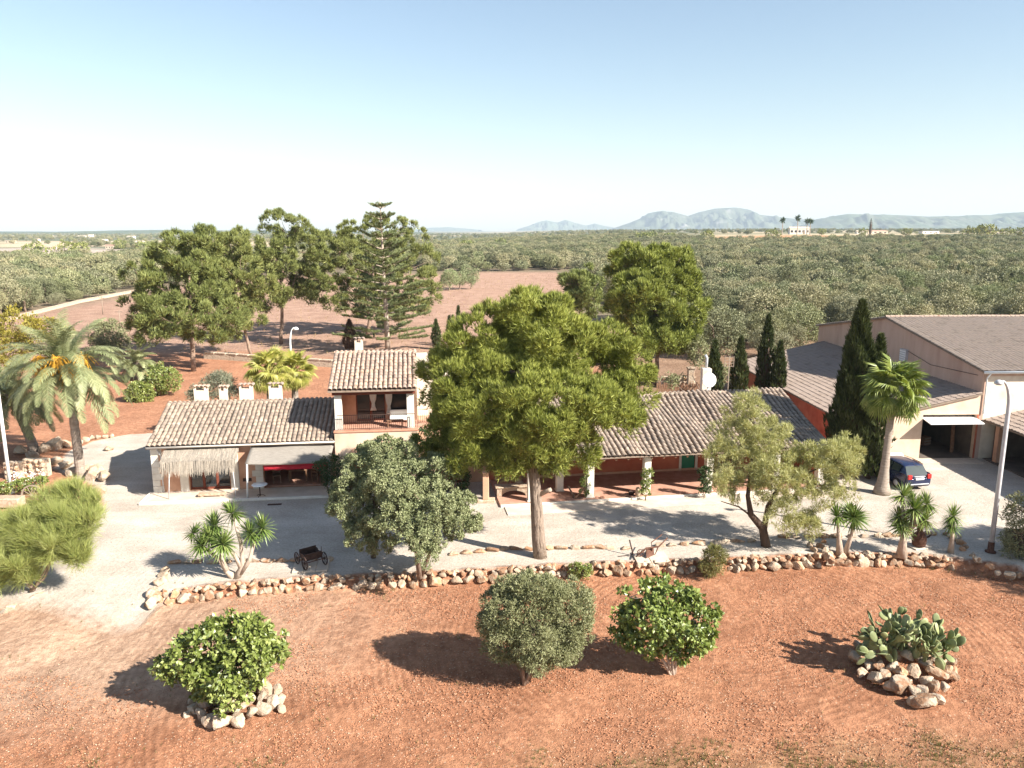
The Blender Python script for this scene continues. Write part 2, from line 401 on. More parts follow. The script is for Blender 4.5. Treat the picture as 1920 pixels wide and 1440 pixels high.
def ground_material():
    m, nt, bs = base_mat('ground_soil', .95)
    bs.inputs['Specular IOR Level'].default_value = .15
    a = N(nt, 'ShaderNodeAttribute'); a.attribute_name = 'tint'
    ag = N(nt, 'ShaderNodeAttribute'); ag.attribute_name = 'gravel'
    pos = N(nt, 'ShaderNodeNewGeometry').outputs['Position']
    n1 = noise_n(nt, .35, 6, pos); n2 = noise_n(nt, 3.2, 5, pos, .62); n3 = noise_n(nt, 14, 4, pos, .8)
    soil = mixc(nt, a.outputs['Color'], ramp(nt, n1, [(.78, .74, .72), (1.18, 1.2, 1.2)], [.3, .7]), 1.0, 'MULTIPLY')
    soil = mixc(nt, soil, ramp(nt, n2, [(.72, .68, .66), (1.0, 1, 1), (1.28, 1.32, 1.36)], [.3, .5, .72]), 1.0, 'MULTIPLY')
    wmask = ramp(nt, noise_n(nt, .16, 3, pos), [(0, 0, 0), (1, 1, 1)], [.42, .58])
    # plough lines, bent round the planted islands
    w = N(nt, 'ShaderNodeTexWave', wave_type='RINGS', rings_direction='SPHERICAL'); w.inputs['Scale'].default_value = 1.15; w.inputs['Distortion'].default_value = 4.5; w.inputs['Detail'].default_value = 4; w.inputs['Detail Scale'].default_value = .45; w.inputs['Detail Roughness'].default_value = .5
    mp = N(nt, 'ShaderNodeMapping'); mp.inputs['Location'].default_value = (-8.5, -28.5, 0); nt.links.new(pos, mp.inputs[0]); nt.links.new(mp.outputs[0], w.inputs[0])
    soil = mixc(nt, soil, ramp(nt, w.outputs['Fac'], [(.80, .76, .73), (1.12, 1.12, 1.12)]), mathn(nt, 'MULTIPLY', wmask, .65), 'MULTIPLY')
    # small pale stones
    vo = N(nt, 'ShaderNodeTexVoronoi'); vo.inputs['Scale'].default_value = 7; vo.inputs['Randomness'].default_value = 1; nt.links.new(pos, vo.inputs['Vector'])
    st = mathn(nt, 'MULTIPLY', ramp(nt, vo.outputs['Distance'], [(1, 1, 1), (0, 0, 0)], [.16, .24]), ramp(nt, vo.outputs['Color'], [(0, 0, 0), (1, 1, 1)], [.55, .62]))
    soil = mixc(nt, soil, (.52, .37, .26, 1), mathn(nt, 'MULTIPLY', st, .75))
    gr = ramp(nt, noise_n(nt, .45, 5, pos), [(.42, .36, .295), (.57, .505, .43)], [.3, .7])
    gr = mixc(nt, gr, ramp(nt, noise_n(nt, .5, 4, pos, .6, (.35, 2.2, 1)), [(.88, .87, .86), (1.04, 1.04, 1.05)], [.3, .65]), 1.0, 'MULTIPLY')
    gr = mixc(nt, gr, ramp(nt, noise_n(nt, 9, 3, pos, .8), [(.78, .77, .76), (1.12, 1.12, 1.12)], [.3, .7]), 1.0, 'MULTIPLY')
    v2 = N(nt, 'ShaderNodeTexVoronoi'); v2.inputs['Scale'].default_value = 22; nt.links.new(pos, v2.inputs['Vector'])
    gr = mixc(nt, gr, ramp(nt, v2.outputs['Color'], [(.80, .79, .78), (1.1, 1.1, 1.1)]), .8, 'MULTIPLY')
    fac = mathn(nt, 'ADD', ag.outputs['Fac'], mathn(nt, 'MULTIPLY', mathn(nt, 'SUBTRACT', n2, .5), .55))
    fac = ramp(nt, fac, [(0, 0, 0), (1, 1, 1)], [.25, .75])
    nt.links.new(mixc(nt, soil, gr, fac), bs.inputs['Base Color'])
    hgt = mathn(nt, 'ADD', mathn(nt, 'MULTIPLY', n3, .6), mathn(nt, 'MULTIPLY', n2, 1.2))
    hgt = mathn(nt, 'ADD', hgt, mathn(nt, 'MULTIPLY', mathn(nt, 'MULTIPLY', w.outputs['Fac'], wmask), .13))
    hgt = mathn(nt, 'MULTIPLY', hgt, mathn(nt, 'SUBTRACT', 1.0, mathn(nt, 'MULTIPLY', fac, .75)))
    bump(nt, bs, hgt, 1.0, .12)
    return m
M['ground'] = ground_material()
ny, nx = GX.shape
idx = np.arange(ny * nx).reshape(ny, nx)
quads = np.stack([idx[:-1, :-1], idx[:-1, 1:], idx[1:, 1:], idx[1:, :-1]], -1).reshape(-1, 4)
qg = g[quads].mean(1)
def sub_sheet(name, sel):
    q = quads[sel]; used, inv = np.unique(q, return_inverse=True)
    me = np_mesh(name, np.stack([fx, fy, fz], 1)[used], inv.reshape(-1, 4), M['ground'], True)
    at_ = me.attributes.new('tint', 'FLOAT_COLOR', 'POINT'); at_.data.foreach_set('color', np.concatenate([tint[used], np.ones((len(used), 1))], 1).astype(np.float32).ravel())
    ag = me.attributes.new('gravel', 'FLOAT', 'POINT'); ag.data.foreach_set('value', g[used].astype(np.float32))
    return tag(link(name, me), kind='structure')
sub_sheet('ground', qg <= .5)
sub_sheet('gravel_yard', qg > .5)

# ------------------------------------------------------------------ hills far behind, seen through the air
M['hill'] = plain('hill', [(.06, .085, .05), (.10, .12, .07), (.13, .13, .09)], .006, detail=8, bmp=.0, spec=.05)
M['hill_rock'] = plain('hill_rock', [(.05, .07, .04), (.10, .11, .07), (.36, .33, .29)], .006, detail=9, bmp=0, pos=[.3, .60, .74], spec=.05)
def hills(name, prof, D, depth, mat, base=0):
    """ridge whose crest follows the surveyed skyline (pixel pairs) at distance D"""
    crest = [at(x, y, D) for x, y in prof]
    xs = np.linspace(crest[0].x, crest[-1].x, 420)
    zs = np.interp(xs, [p_.x for p_ in crest], [p_.z for p_ in crest])
    rows = 41; vs = []
    for j in range(rows):
        t = j / (rows - 1) * 2 - 1
        prof_h = (1 - abs(t)) ** .8
        rid = np.array([mnoise.fractal(Vector((x / (depth * .22), t * 3.2, D * .001)), .8, 2.1, 6) for x in xs])
        z = base + (zs - base) * np.clip(prof_h * (1 + rid * 1.0 * (1 - prof_h) * 1.6), 0, None)
        for x, zz in zip(xs, z): vs.append((x + t * depth * .05, D + t * depth, zz))
    n = len(xs); f = [(j * n + i, j * n + i + 1, (j + 1) * n + i + 1, (j + 1) * n + i) for j in range(rows - 1) for i in range(n - 1)]
    return tag(link(name, np_mesh(name, vs, f, mat, True)), kind='structure')
hills('mountain', [(1150, 428), (1180, 418), (1200, 410), (1215, 400), (1235, 396), (1260, 397), (1290, 405), (1310, 398), (1340, 391), (1380, 389), (1405, 393), (1420, 402), (1460, 407), (1490, 410), (1540, 412), (1580, 410), (1640, 414), (1700, 420), (1760, 428)], 9000, 900, M['hill_rock'])
hills('mountain', [(1500, 428), (1540, 411), (1570, 404), (1590, 401), (1620, 402), (1680, 403), (1740, 406), (1800, 405), (1830, 403), (1850, 404), (1880, 400), (1925, 397), (2000, 396), (2100, 402), (2250, 410), (2400, 428)], 7000, 900, M['hill'])
hills('mountain', [(970, 430), (990, 424), (1010, 416), (1025, 413), (1045, 417), (1060, 412), (1078, 418), (1100, 423), (1115, 419), (1135, 424), (1160, 428), (1180, 431)], 12000, 700, M['hill'])
hills('mountain', [(760, 431), (800, 427), (840, 426), (880, 429), (900, 431)], 12500, 600, M['hill'])
hills('wooded_ridge', [(-500, 434), (-300, 432), (-100, 434), (0, 434), (40, 434), (100, 436), (150, 434), (220, 432), (330, 431), (420, 432), (520, 432), (600, 434), (760, 434), (830, 437)], 4200, 600, M['hill'])

# ------------------------------------------------------------------ the hazy air
def haze_box():
    m = bpy.data.materials.new('haze_air'); m.use_nodes = True; nt = m.node_tree
    for n_ in list(nt.nodes): nt.nodes.remove(n_)
    out = N(nt, 'ShaderNodeOutputMaterial'); pv = N(nt, 'ShaderNodeVolumePrincipled')
    pv.inputs['Color'].default_value = (.74, .87, 1.0, 1); pv.inputs['Density'].default_value = HAZE
    nt.links.new(pv.outputs[0], out.inputs['Volume'])
    b = B().box(-15000, 15000, -2800, 14500, -6, 420)
    return tag(b.obj('haze', m), kind='stuff')
HAZE = 8e-5
haze_box()

# ================================================================== buildings
def barrel(r0=.138, r1=.115, ln=.47, n=6):
    vs = []; 
    for y, r_ in ((0, r0), (ln, r1)):
        for k in range(n + 1):
            a = math.pi * k / n; vs.append((-r_ * math.cos(a), y, r_ * math.sin(a) * .85))
    fs = [(k, k + 1, n + 2 + k, n + 1 + k) for k in range(n)]
    return np.array(vs), np.array(fs)
TV, TF = barrel()
TILE_ME = {}
def tile_mesh(mat):
    if mat.name not in TILE_ME: TILE_ME[mat.name] = np_mesh('tile', TV, TF, mat, True)
    return TILE_ME[mat.name]
def euler_np(rx, rz):
    return np.array(Matrix.Rotation(rz, 3, 'Z') @ Matrix.Rotation(rx, 3, 'X'))
def tiled_slope(parent, roof, u0, u1, w0, z0, w1, z1, mat, matj, pitch=.28, course=.37, n_ind=300, sag=0.0, seed=1, flip=False):
    """cover tiles in columns up a slope; the nearest ones single, the others joined"""
    rg = np.random.default_rng(seed)
    dw, dz = w1 - w0, z1 - z0; L = math.hypot(dw, dz); sl = math.atan2(dz, abs(dw))
    nc = int((u1 - u0) / pitch); nr = int(math.ceil(L / course))
    spots = []
    for c_ in range(nc + 1):
        u = u0 + .1 + c_ * (u1 - u0 - .2) / nc
        for r_ in range(nr):
            t = min(r_ * course, L - .30) / L
            wob = sag * (math.sin(u * 1.1 + t * 5) * .05 + math.sin(u * 2.9 + 1) * .025)
            spots.append((r_, u + wob * 1.6 + rg.normal(0, .008), w0 + dw * t, z0 + dz * t + .035 + wob * .8 + rg.normal(0, .006), rg.normal(0, .025)))
    spots.sort(key=lambda s_: s_[0])
    me = tile_mesh(mat); jv, jf = [], []
    for i, (r_, u, w, z, yaw) in enumerate(spots):
        tilt = sl - .05
        rz = yaw + (math.pi if flip else 0)
        if i < n_ind and not flip:
            link('tile', me, roof, (u, w, z), (tilt, 0, rz))
        else:
            m3 = euler_np(tilt, rz)
            jf.append(TF + len(jv) * len(TV)); jv.append(TV @ m3.T + np.array((u, w, z)))
    if jv:
        o = link('upper_tiles', np_mesh('upper_tiles', np.concatenate(jv), np.concatenate(jf), matj, True), roof)
        tag(o, kind='stuff')
def ridge_tiles(roof, u0, u1, w, z, mat):
    vs, fs = [], []; n = int((u1 - u0) / .4)
    rot = np.array(Matrix.Rotation(-math.pi / 2, 3, 'Z'))
    big, bf = barrel(.15, .13, .46)
    for i in range(n + 1):
        fs.append(bf + len(vs) * len(big)); vs.append(big @ rot.T + np.array((u0 + i * (u1 - u0 - .4) / n, w, z + .02 + random.gauss(0, .006))))
    link('ridge_tiles', np_mesh('ridge_tiles', np.concatenate(vs), np.concatenate(fs), mat, True), roof)
def roof_slab(parent, u0, u1, we, ze, wr, zr, wb, zb, mat, th=.10):
    b = B(); b.v = []
    poly = [(we, ze), (wr, zr), (wb, zb), (wb, zb - th), (wr, zr - th), (we, ze - th)]
    vs = [(u0, w, z) for w, z in poly] + [(u1, w, z) for w, z in poly]
    b.add(vs, [(0, 1, 4, 5), (1, 2, 3, 4), (6, 11, 10, 7), (7, 10, 9, 8)] + [(k, k + 6, (k + 1) % 6 + 6, (k + 1) % 6) for k in range(6)])
    return b.obj('roof', mat, parent)
def wall_run(b, u0, u1, w0, w1, z0, z1, ops):
    ops = sorted(ops); x = u0
    for a, c_, zb, zt in ops:
        if a > x: b.box(x, a, w0, w1, z0, z1)
        if zb > z0 + .001: b.box(a, c_, w0, w1, z0, zb)
        if zt < z1: b.box(a, c_, w0, w1, zt, z1)
        x = c_
    if x < u1: b.box(x, u1, w0, w1, z0, z1)
    return b
def gable_poly(w0, w1, z0, ze, wr, zr): return [(w0, z0), (w1, z0), (w1, ze), (wr, zr), (w0, ze)]
def end_wall(b, u0, u1, poly):
    n = len(poly); vs = [(u0, w, z) for w, z in poly] + [(u1, w, z) for w, z in poly]
    b.add(vs, [tuple(range(n)), tuple(range(2 * n - 1, n - 1, -1))] + [(k, k + n, (k + 1) % n + n, (k + 1) % n) for k in range(n)])
def quoins(parent, u0, side, z1, w=-.03, mat=None):
    k = 0; z = .1
    while z < z1 - .2:
        wd = .42 if k % 2 else .62
        a, c_ = (u0, u0 + wd) if side > 0 else (u0 - wd, u0)
        B().box(a, c_, w, w + .32, z, min(z + .355, z1)).obj('quoin', mat or M['white_stone'], parent, bevel=.008)
        z += .37; k += 1
def glazed_door(parent, u0, u1, w, z0, z1, n, frame_mat, curtain=False):
    for i in range(n):
        a = u0 + (u1 - u0) * i / n; c_ = u0 + (u1 - u0) * (i + 1) / n
        b = B(); f = .07
        b.box(a, a + f, w, w + .07, z0, z1); b.box(c_ - f, c_, w, w + .07, z0, z1)
        b.box(a + f, c_ - f, w, w + .07, z1 - f, z1); b.box(a + f, c_ - f, w, w + .07, z0, z0 + .12)
        d = b.obj('door_leaf', frame_mat, parent)
        B().box(a + f, c_ - f, w + .03, w + .04, z0 + .12, z1 - f).obj('pane', M['glass_dark'], d)
def chair(name, label, loc, rz, mat, group=None):
    t = thing(name, label, 'chair', loc, rz, group)
    for sx in (-1, 1):
        for sy in (-1, 1):
            B().box(sx * .2 - .02, sx * .2 + .02, sy * .2 - .02, sy * .2 + .02, 0, .45 if sy < 0 else .92).obj('leg', mat, t)
    B().box(-.23, .23, -.23, .23, .45, .49).obj('seat', mat, t, bevel=.01)
    B().box(-.18, .18, .185, .215, .62, .72).box(-.18, .18, .185, .215, .8, .9).obj('backrest', mat, t)
    return t
def chimney(parent, u, w, z0, z1, wu, ww, mat):
    c_ = B().box(u - wu / 2, u + wu / 2, w - ww / 2, w + ww / 2, z0, z1 - .2).obj('chimney', mat, parent)
    b = B()
    for sx in (-1, 1):
        for sy in (-1, 1): b.box(u + sx * (wu / 2 - .06) - .06, u + sx * (wu / 2 - .06) + .06, w + sy * (ww / 2 - .06) - .06, w + sy * (ww / 2 - .06) + .06, z1 - .2, z1)
    b.obj('cap_post', mat, c_)
    vs, fs = [], []; n = max(2, int(wu / .2)); rot = np.eye(3)
    for i in range(n + 1):
        fs.append(TF + len(vs) * len(TV)); vs.append(TV * np.array((1.1, (ww + .16) / .47, 1)) + np.array((u - wu / 2 + i * wu / n, w - ww / 2 - .08, z1)))
    link('cap_tiles', np_mesh('cap_tiles', np.concatenate(vs), np.concatenate(fs), M['tile_warm'], True), c_)
    return c_

# ---------------------------------------------------------------- long low house on the left
LO = (-20.74, 43.1, 0); LR = R(7)
low = thing('low_house', 'long low house with old tiled roof and four chimneys on the left of the farm', 'house', LO, LR)
b = B()
wall_run(b, 0, 10.4, 0, .35, 0, 2.85, [(2.0, 4.3, .12, 2.2), (6.2, 10.1, .05, 2.4)])
b.box(0, 10.4, 8.05, 8.4, 0, 2.85)
end_wall(b, 0, .35, [(.351, 0), (8.049, 0), (8.049, 2.85), (4.2, 4.22), (.351, 2.85)])
b.obj('wall', M['stucco_pink'], low)
B().box(.36, 10.4, .36, 8.04, .0, .1).obj('floor', M['terracotta_floor'], low)
B().box(.36, 10.4, 3.6, 3.8, .1, 2.8).obj('inner_wall', M['stucco_red'], low)
B().box(5.2, 5.4, .36, 3.6, .1, 2.8).obj('inner_wall', M['stucco_cream'], low)
quoins(low, -.03, 1, 2.8); quoins(low, 6.17, -1, 2.8)
B().box(1.5, 1.97, -.06, .3, .1, 2.3).obj('pilaster', M['white_stone'], low, bevel=.01)
B().box(4.33, 4.8, -.06, .3, .1, 2.6).obj('pilaster', M['white_stone'], low, bevel=.01)
glazed_door(low, 2.0, 4.3, .18, .12, 2.2, 3, M['wood_red'])
b = B().tube([(-.1, -.42, 2.86), (10.4, -.42, 2.9)], .055, 8); b.obj('gutter', M['white_stone'], low, True)
B().tube([(.42, -.4, 2.85), (.42, -.1, 2.6), (.55, -.08, 2.3), (.55, -.08, .1)], .04, 7).obj('downpipe', M['steel'], low, True)
B().box(5.0, 5.5, -.04, .0, .55, .75).obj('name_plaque', M['iron_dark'], low, bevel=.015)
lroof = roof_slab(low, -.15, 10.38, -.4, 2.88, 4.2, 4.4, 8.7, 2.95, M['tile_under'])
tiled_slope(low, lroof, -.12, 10.36, -.46, 2.90, 4.2, 4.42, M['tile_old'], M['tile_old_joined'], n_ind=300, seed=3, sag=.3)
tiled_slope(low, lroof, -.12, 10.36, 8.75, 2.95, 4.2, 4.42, M['tile_old'], M['tile_old_joined'], n_ind=0, seed=4, flip=True)
ridge_tiles(lroof, -.15, 10.3, 4.2, 4.4, M['tile_old'])
for u, wu, ht in ((1.75, .75, 5.35), (3.1, .42, 5.3), (4.5, .75, 5.4), (6.3, .75, 5.4)):
    chimney(low, u, 4.75, 4.0, ht, wu, .55, M['stucco_cream'])
# pavement in front
pv = B().box(-.15, 10.6, -1.75, -.001, 0, .10).obj('pavement', M['pavement'], None, loc=LO, rot=(0, 0, LR)); tag(pv, kind='structure')
b = B().box(-.25, 10.6, -1.93, -1.752, 0, .13); b.box(-.25, -.152, -1.751, -.1, 0, .13)
tag(b.obj('kerb', M['white_stone'], None, loc=LO, rot=(0, 0, LR), bevel=.01), kind='structure')
def Lw(u, w, z=0):
    return Matrix.Translation(LO) @ Matrix.Rotation(LR, 4, 'Z') @ Vector((u, w, z))

# thatched awning
def awning_thatch():
    t = thing('thatched_awning', 'ragged palm thatch awning on thin poles above the glazed door', 'awning', Lw(0, 0), LR)
    rg = np.random.default_rng(8)
    u0, u1 = .95, 4.85
    b = B(); b.add([(u0, -.08, 2.72), (u1, -.08, 2.72), (u1, -1.25, 2.2), (u0, -1.25, 2.2), (u0, -.08, 2.66), (u1, -.08, 2.66), (u1, -1.25, 2.14), (u0, -1.25, 2.14)],
             [(0, 3, 2, 1), (4, 5, 6, 7), (0, 1, 5, 4), (3, 7, 6, 2), (0, 4, 7, 3), (1, 2, 6, 5)])
    b.obj('mat', M['thatch'], t)
    vs, fs = [], []
    for i in range(2600):
        u = rg.uniform(u0 - .08, u1 + .08); s0 = rg.uniform(0, 1.0); ln = rg.uniform(.5, .95); w0 = -.05 - 1.2 * s0; z0 = 2.75 - .53 * s0 + rg.uniform(0, .05)
        du = rg.normal(0, .07); out = min(ln, max(.0, (-1.25 - (w0 - ln * .9)) * -1 + 0))
        # lies on the mat, then hangs over its edge
        e = w0 - ln * .92
        if e > -1.3: p2 = (u + du, e, z0 - ln * .40)
        else:
            over = -1.3 - e; p2 = (u + du, -1.3 - over * .25, 2.75 - .53 * ((1.25) / 1.2) - over * 1.0 - .05)
        pm = (u + du * .5, max(-1.32, (w0 + p2[1]) / 2), z0 - .53 / 1.2 * min(ln * .46, 1.3 + w0) + .02)
        h = .014
        k = len(vs); vs += [(u - h, w0, z0), (u + h, w0, z0), (pm[0] + h, pm[1], pm[2]), (pm[0] - h, pm[1], pm[2]), (p2[0] + h * .4, p2[1], p2[2]), (p2[0] - h * .4, p2[1], p2[2])]
        fs += [(k, k + 1, k + 2, k + 3), (k + 3, k + 2, k + 4, k + 5)]
    tag(link('thatch_strands', np_mesh('thatch_strands', vs, fs, M['thatch']), t), kind='stuff')
    for u, lean in ((1.35, .15), (4.75, -.1)):
        B().tube([(u - lean, -1.35, .1), (u, -1.22, 2.2)], .03, 7).obj('pole', M['steel'], t, True)
    B().tube([(u0, -1.2, 2.12), (u1, -1.2, 2.12)], .025, 6).obj('rail', M['wood_grey'], t, True)
awning_thatch()
def awning_reed():
    t = thing('reed_awning', 'grey reed mat awning stretched on poles beside the tower', 'awning', Lw(0, 0), LR)
    n, mrow = 24, 8; vs = []
    u0, u1 = 5.65, 10.35
    for j in range(mrow + 1):
        s0 = j / mrow
        for i in range(n + 1):
            r_ = i / n; sagz = -.10 * math.sin(math.pi * r_) * s0 - .03 * math.sin(r_ * 9)
            vs.append((u0 + (u1 - u0) * r_ - .12 * s0, -.08 - 1.5 * s0, 2.72 - .55 * s0 + sagz - .12 * s0 * s0))
    f = [(j * (n + 1) + i, j * (n + 1) + i + 1, (j + 1) * (n + 1) + i + 1, (j + 1) * (n + 1) + i) for j in range(mrow) for i in range(n)]
    o = link('reed_mat', np_mesh('reed_mat', vs, f, M['reed_mat'], True), t)
    sm = o.modifiers.new('thick', 'SOLIDIFY'); sm.thickness = .03
    B().tube([(u0 - .1, -1.62, .1), (u0 - .02, -1.56, 2.05)], .05, 8).obj('pole', M['white_paint'], t, True)
    B().tube([(10.1, -1.62, .1), (10.2, -1.56, 2.05)], .05, 8).obj('pole', M['white_paint'], t, True)
    B().tube([(u0 - .12, -1.57, 2.04), (8, -1.57, 1.96), (u1 - .12, -1.57, 2.04)], .025, 6).obj('rail', M['wood_grey'], t, True)
awning_reed()
def valance():
    t = thing('red_valance', 'bright red cloth valance hanging from the front edge of the reed awning', 'valance', Lw(0, 0), LR)
    n = 40; vs = []
    for j in range(4):
        for i in range(n + 1):
            u = 6.5 + 3.5 * i / n; vs.append((u, -1.36 - .10 * j / 3 + .03 * math.sin(u * 11) * (j / 3), 1.98 - .34 * j / 3 - .03 * abs(math.sin(u * 4.1)) * (j / 3)))
    f = [(j * (n + 1) + i, j * (n + 1) + i + 1, (j + 1) * (n + 1) + i + 1, (j + 1) * (n + 1) + i) for j in range(3) for i in range(n)]
    o = link('cloth', np_mesh('cloth', vs, f, M['canvas_red'], True), t); sm = o.modifiers.new('thick', 'SOLIDIFY'); sm.thickness = .012
    B().tube([(6.45, -1.36, 1.99), (10.05, -1.36, 1.99)], .02, 6).obj('rod', M['iron_dark'], t, True)
valance()
# white round table
t = thing('round_table', 'white round pedestal table in front of the reed awning', 'table', G(488, 931, .1))
B().lathe([(.02, .70), (.42, .70), (.44, .715), (.42, .735), (.0, .735)], n=28).obj('tabletop', M['white_paint'], t, True)
B().lathe([(.035, .05), (.03, .3), (.03, .70)], n=10).obj('pedestal', M['iron_dark'], t, True)
for k in range(3):
    a = 2.1 * k + .4; B().tube([(0, 0, .1), (.16 * math.cos(a), .16 * math.sin(a), .09), (.28 * math.cos(a), .28 * math.sin(a), .015)], .018, 6).obj('foot', M['iron_dark'], t, True)
chair('wooden_chair', 'wooden chair standing in the dark room behind the red valance', Lw(9.1, .9, .1), R(160), M['wood_brown'])
chair('wooden_chair', 'small wooden chair by the left jamb under the red valance', Lw(6.75, 1.0, .1), R(20), M['wood_brown'])
t = thing('wooden_table', 'wooden work table in the dark room behind the red valance', 'table', Lw(8.0, 1.2, .1), LR)
B().box(-.55, .55, -.35, .35, .70, .75).obj('tabletop', M['wood_brown'], t, bevel=.01)
for sx in (-.5, .5):
    for sy in (-.3, .3): B().box(sx - .03, sx + .03, sy - .03, sy + .03, 0, .70).obj('leg', M['wood_brown'], t)
# stone trough bench and drain cover
t = thing('stone_trough', 'low pale stone trough lying in front of the thatched awning', 'trough', G(398, 930, .1), LR)
B().box(-.75, .75, -.2, .2, .06, .2).obj('slab', M['limestone_pale'], t, bevel=.03)
B().box(-.6, -.45, -.18, .18, 0, .06).obj('foot', M['limestone_pale'], t); B().box(.45, .6, -.18, .18, 0, .06).obj('foot', M['limestone_pale'], t)
t = thing('drain_grate', 'dark metal drain grate at the kerb before the low house', 'grate', G(515, 946, .012), LR)
B().box(-.38, .38, -.1, .1, 0, .02).obj('frame', M['iron_dark'], t)
for k in range(7): B().box(-.33 + k * .1, -.30 + k * .1, -.09, .09, .02, .035).obj('bar', M['iron_rust'], t)

# ---------------------------------------------------------------- two-storey house in the middle
tow = thing('tower_house', 'two-storey house with tiled upper loggia and arched ground floor in the middle', 'house', LO, LR)
U0, U1 = 10.42, 15.25
arch = [(11.15 + 1.65 * (1 - math.cos(math.pi * k / 16)), 1.35 + 1.2 * math.sin(math.pi * k / 16)) for k in range(17)]
poly = [(U0, 0), (11.15, 0)] + arch + [(14.45, 0), (U1, 0), (U1, 3.42), (U0, 3.42)]
B().prism(poly, -.45, -.1).obj('wall', M['stucco_peach'], tow)
ring = [(12.8 - 1.95 * math.cos(math.pi * k / 16), 1.35 + 1.5 * math.sin(math.pi * k / 16)) for k in range(17)]
vs = [(u, -.485, z) for u, z in arch] + [(u, -.485, z) for u, z in ring] + [(u, -.452, z) for u, z in arch] + [(u, -.452, z) for u, z in ring]
fs = []
for k in range(16): fs += [(k, k + 1, 18 + k, 17 + k), (34 + k, 51 + k, 52 + k, 35 + k), (17 + k, 18 + k, 52 + k, 51 + k), (k, 34 + k, 35 + k, k + 1)]
B().add(vs, fs).obj('arch_trim', M['stucco_pink'], tow)
for a, c_ in ((10.85, 11.149), (14.451, 14.75)):
    B().box(a, c_, -.485, -.452, .05, 1.35).obj('arch_pier', M['white_stone'], tow)
b = B(); b.box(U0, U0 + .3, -.098, 8.2, 0, 3.28); b.box(U1 - .3, U1, -.098, 8.2, 0, 3.28); b.box(U0 + .3, U1 - .3, 7.9, 8.2, 0, 3.28); b.obj('side_wall', M['stucco_peach'], tow)
B().box(U0 + .3, U1 - .3, 3.0, 3.2, .05, 3.28).obj('inner_wall', M['stucco_red'], tow)
B().box(U0, U1, -.099, 8.2, 3.281, 3.40).obj('upper_floor', M['terracotta_floor'], tow)
B().box(U0 - .05, U1 + .02, -.5, -.08, 3.421, 3.50).obj('parapet_cap', M['terracotta'], tow, bevel=.01)
# upper storey: posts, beam, set-back glazed wall
for u in (U0 + .02, U1 - .62): B().box(u, u + .42, -.05, .37, 3.401, 5.72).obj('post', M['white_stone'], tow, bevel=.01)
B().box(U0 - .08, U1 - .1, -.18, .08, 5.60, 5.84).obj('beam', M['wood_red'], tow, bevel=.01)
for k in range(9): B().box(U0 + .2 + k * .56, U0 + .3 + k * .56, -.38, 2.2, 5.845 - .0, 5.9).obj('rafter', M['wood_red'], tow, rot=(0, 0, 0))
b = B(); wall_run(b, U0 + .02, U1 - .22, 2.3, 2.55, 3.401, 5.9, [(11.5, 13.3, 3.42, 5.5), (13.45, 14.8, 3.95, 5.5)])
b.box(U0 + .02, U0 + .27, .371, 2.299, 3.401, 5.85); b.obj('upper_wall', M['stucco_pink'], tow)
b = B(); end_wall(b, U0 + .0205, U0 + .2695, [(2.551, 3.401), (8.1, 3.401), (8.1, 5.8), (4.2, 7.2), (2.551, 6.5)]); b.obj('gable_wall', M['stucco_cream'], tow)
b = B(); end_wall(b, U1 - .22, U1 - .02, [(-.0, 5.73), (.40, 5.73), (2.3, 3.401), (8.1, 3.401), (8.1, 5.8), (4.2, 7.25)]); b.obj('gable_wall', M['stucco_cream'], tow)
glazed_door(tow, 11.5, 13.3, 2.36, 3.42, 5.5, 2, M['wood_red'])
glazed_door(tow, 13.45, 14.8, 2.36, 3.95, 5.5, 1, M['wood_red'])
B().box(13.4, 14.85, 2.1, 2.299, 3.86, 3.95).obj('window_sill', M['white_stone'], tow)
def curtain(u, zt, zb, w):
    n = 12; vs = []
    for j in range(7):
        t_ = j / 6; wid = .42 - .26 * math.exp(-((t_ - .72) / .2) ** 2)
        for i in range(n + 1): vs.append((u + (i / n - .5) * wid, w + .04 * math.sin(i * 2.2), zt + (zb - zt) * t_))
    f = [(j * (n + 1) + i, j * (n + 1) + i + 1, (j + 1) * (n + 1) + i + 1, (j + 1) * (n + 1) + i) for j in range(6) for i in range(n)]
    o = link('curtain', np_mesh('curtain', vs, f, M['cloth_white'], True), tow); o.modifiers.new('thick', 'SOLIDIFY').thickness = .012
curtain(12.55, 5.5, 4.1, 2.2); curtain(13.5, 5.5, 3.8, 2.2)
troof = roof_slab(tow, U0 - .28, U1 - .02, -.45, 5.92, 4.2, 7.40, 8.7, 5.9, M['tile_under'])
tiled_slope(tow, troof, U0 - .25, U1 - .04, -.52, 5.94, 4.2, 7.42, M['tile_warm'], M['tile_old_joined'], pitch=.29, course=.40, n_ind=300, seed=7)
tiled_slope(tow, troof, U0 - .25, U1 - .04, 8.75, 5.92, 4.2, 7.42, M['tile_warm'], M['tile_old_joined'], n_ind=0, seed=8, flip=True)
ridge_tiles(troof, U0 - .28, U1 - .05, 4.2, 7.4, M['tile_warm'])
chimney(tow, 11.6, 5.2, 7.0, 8.15, .5, .5, M['stucco_cream'])
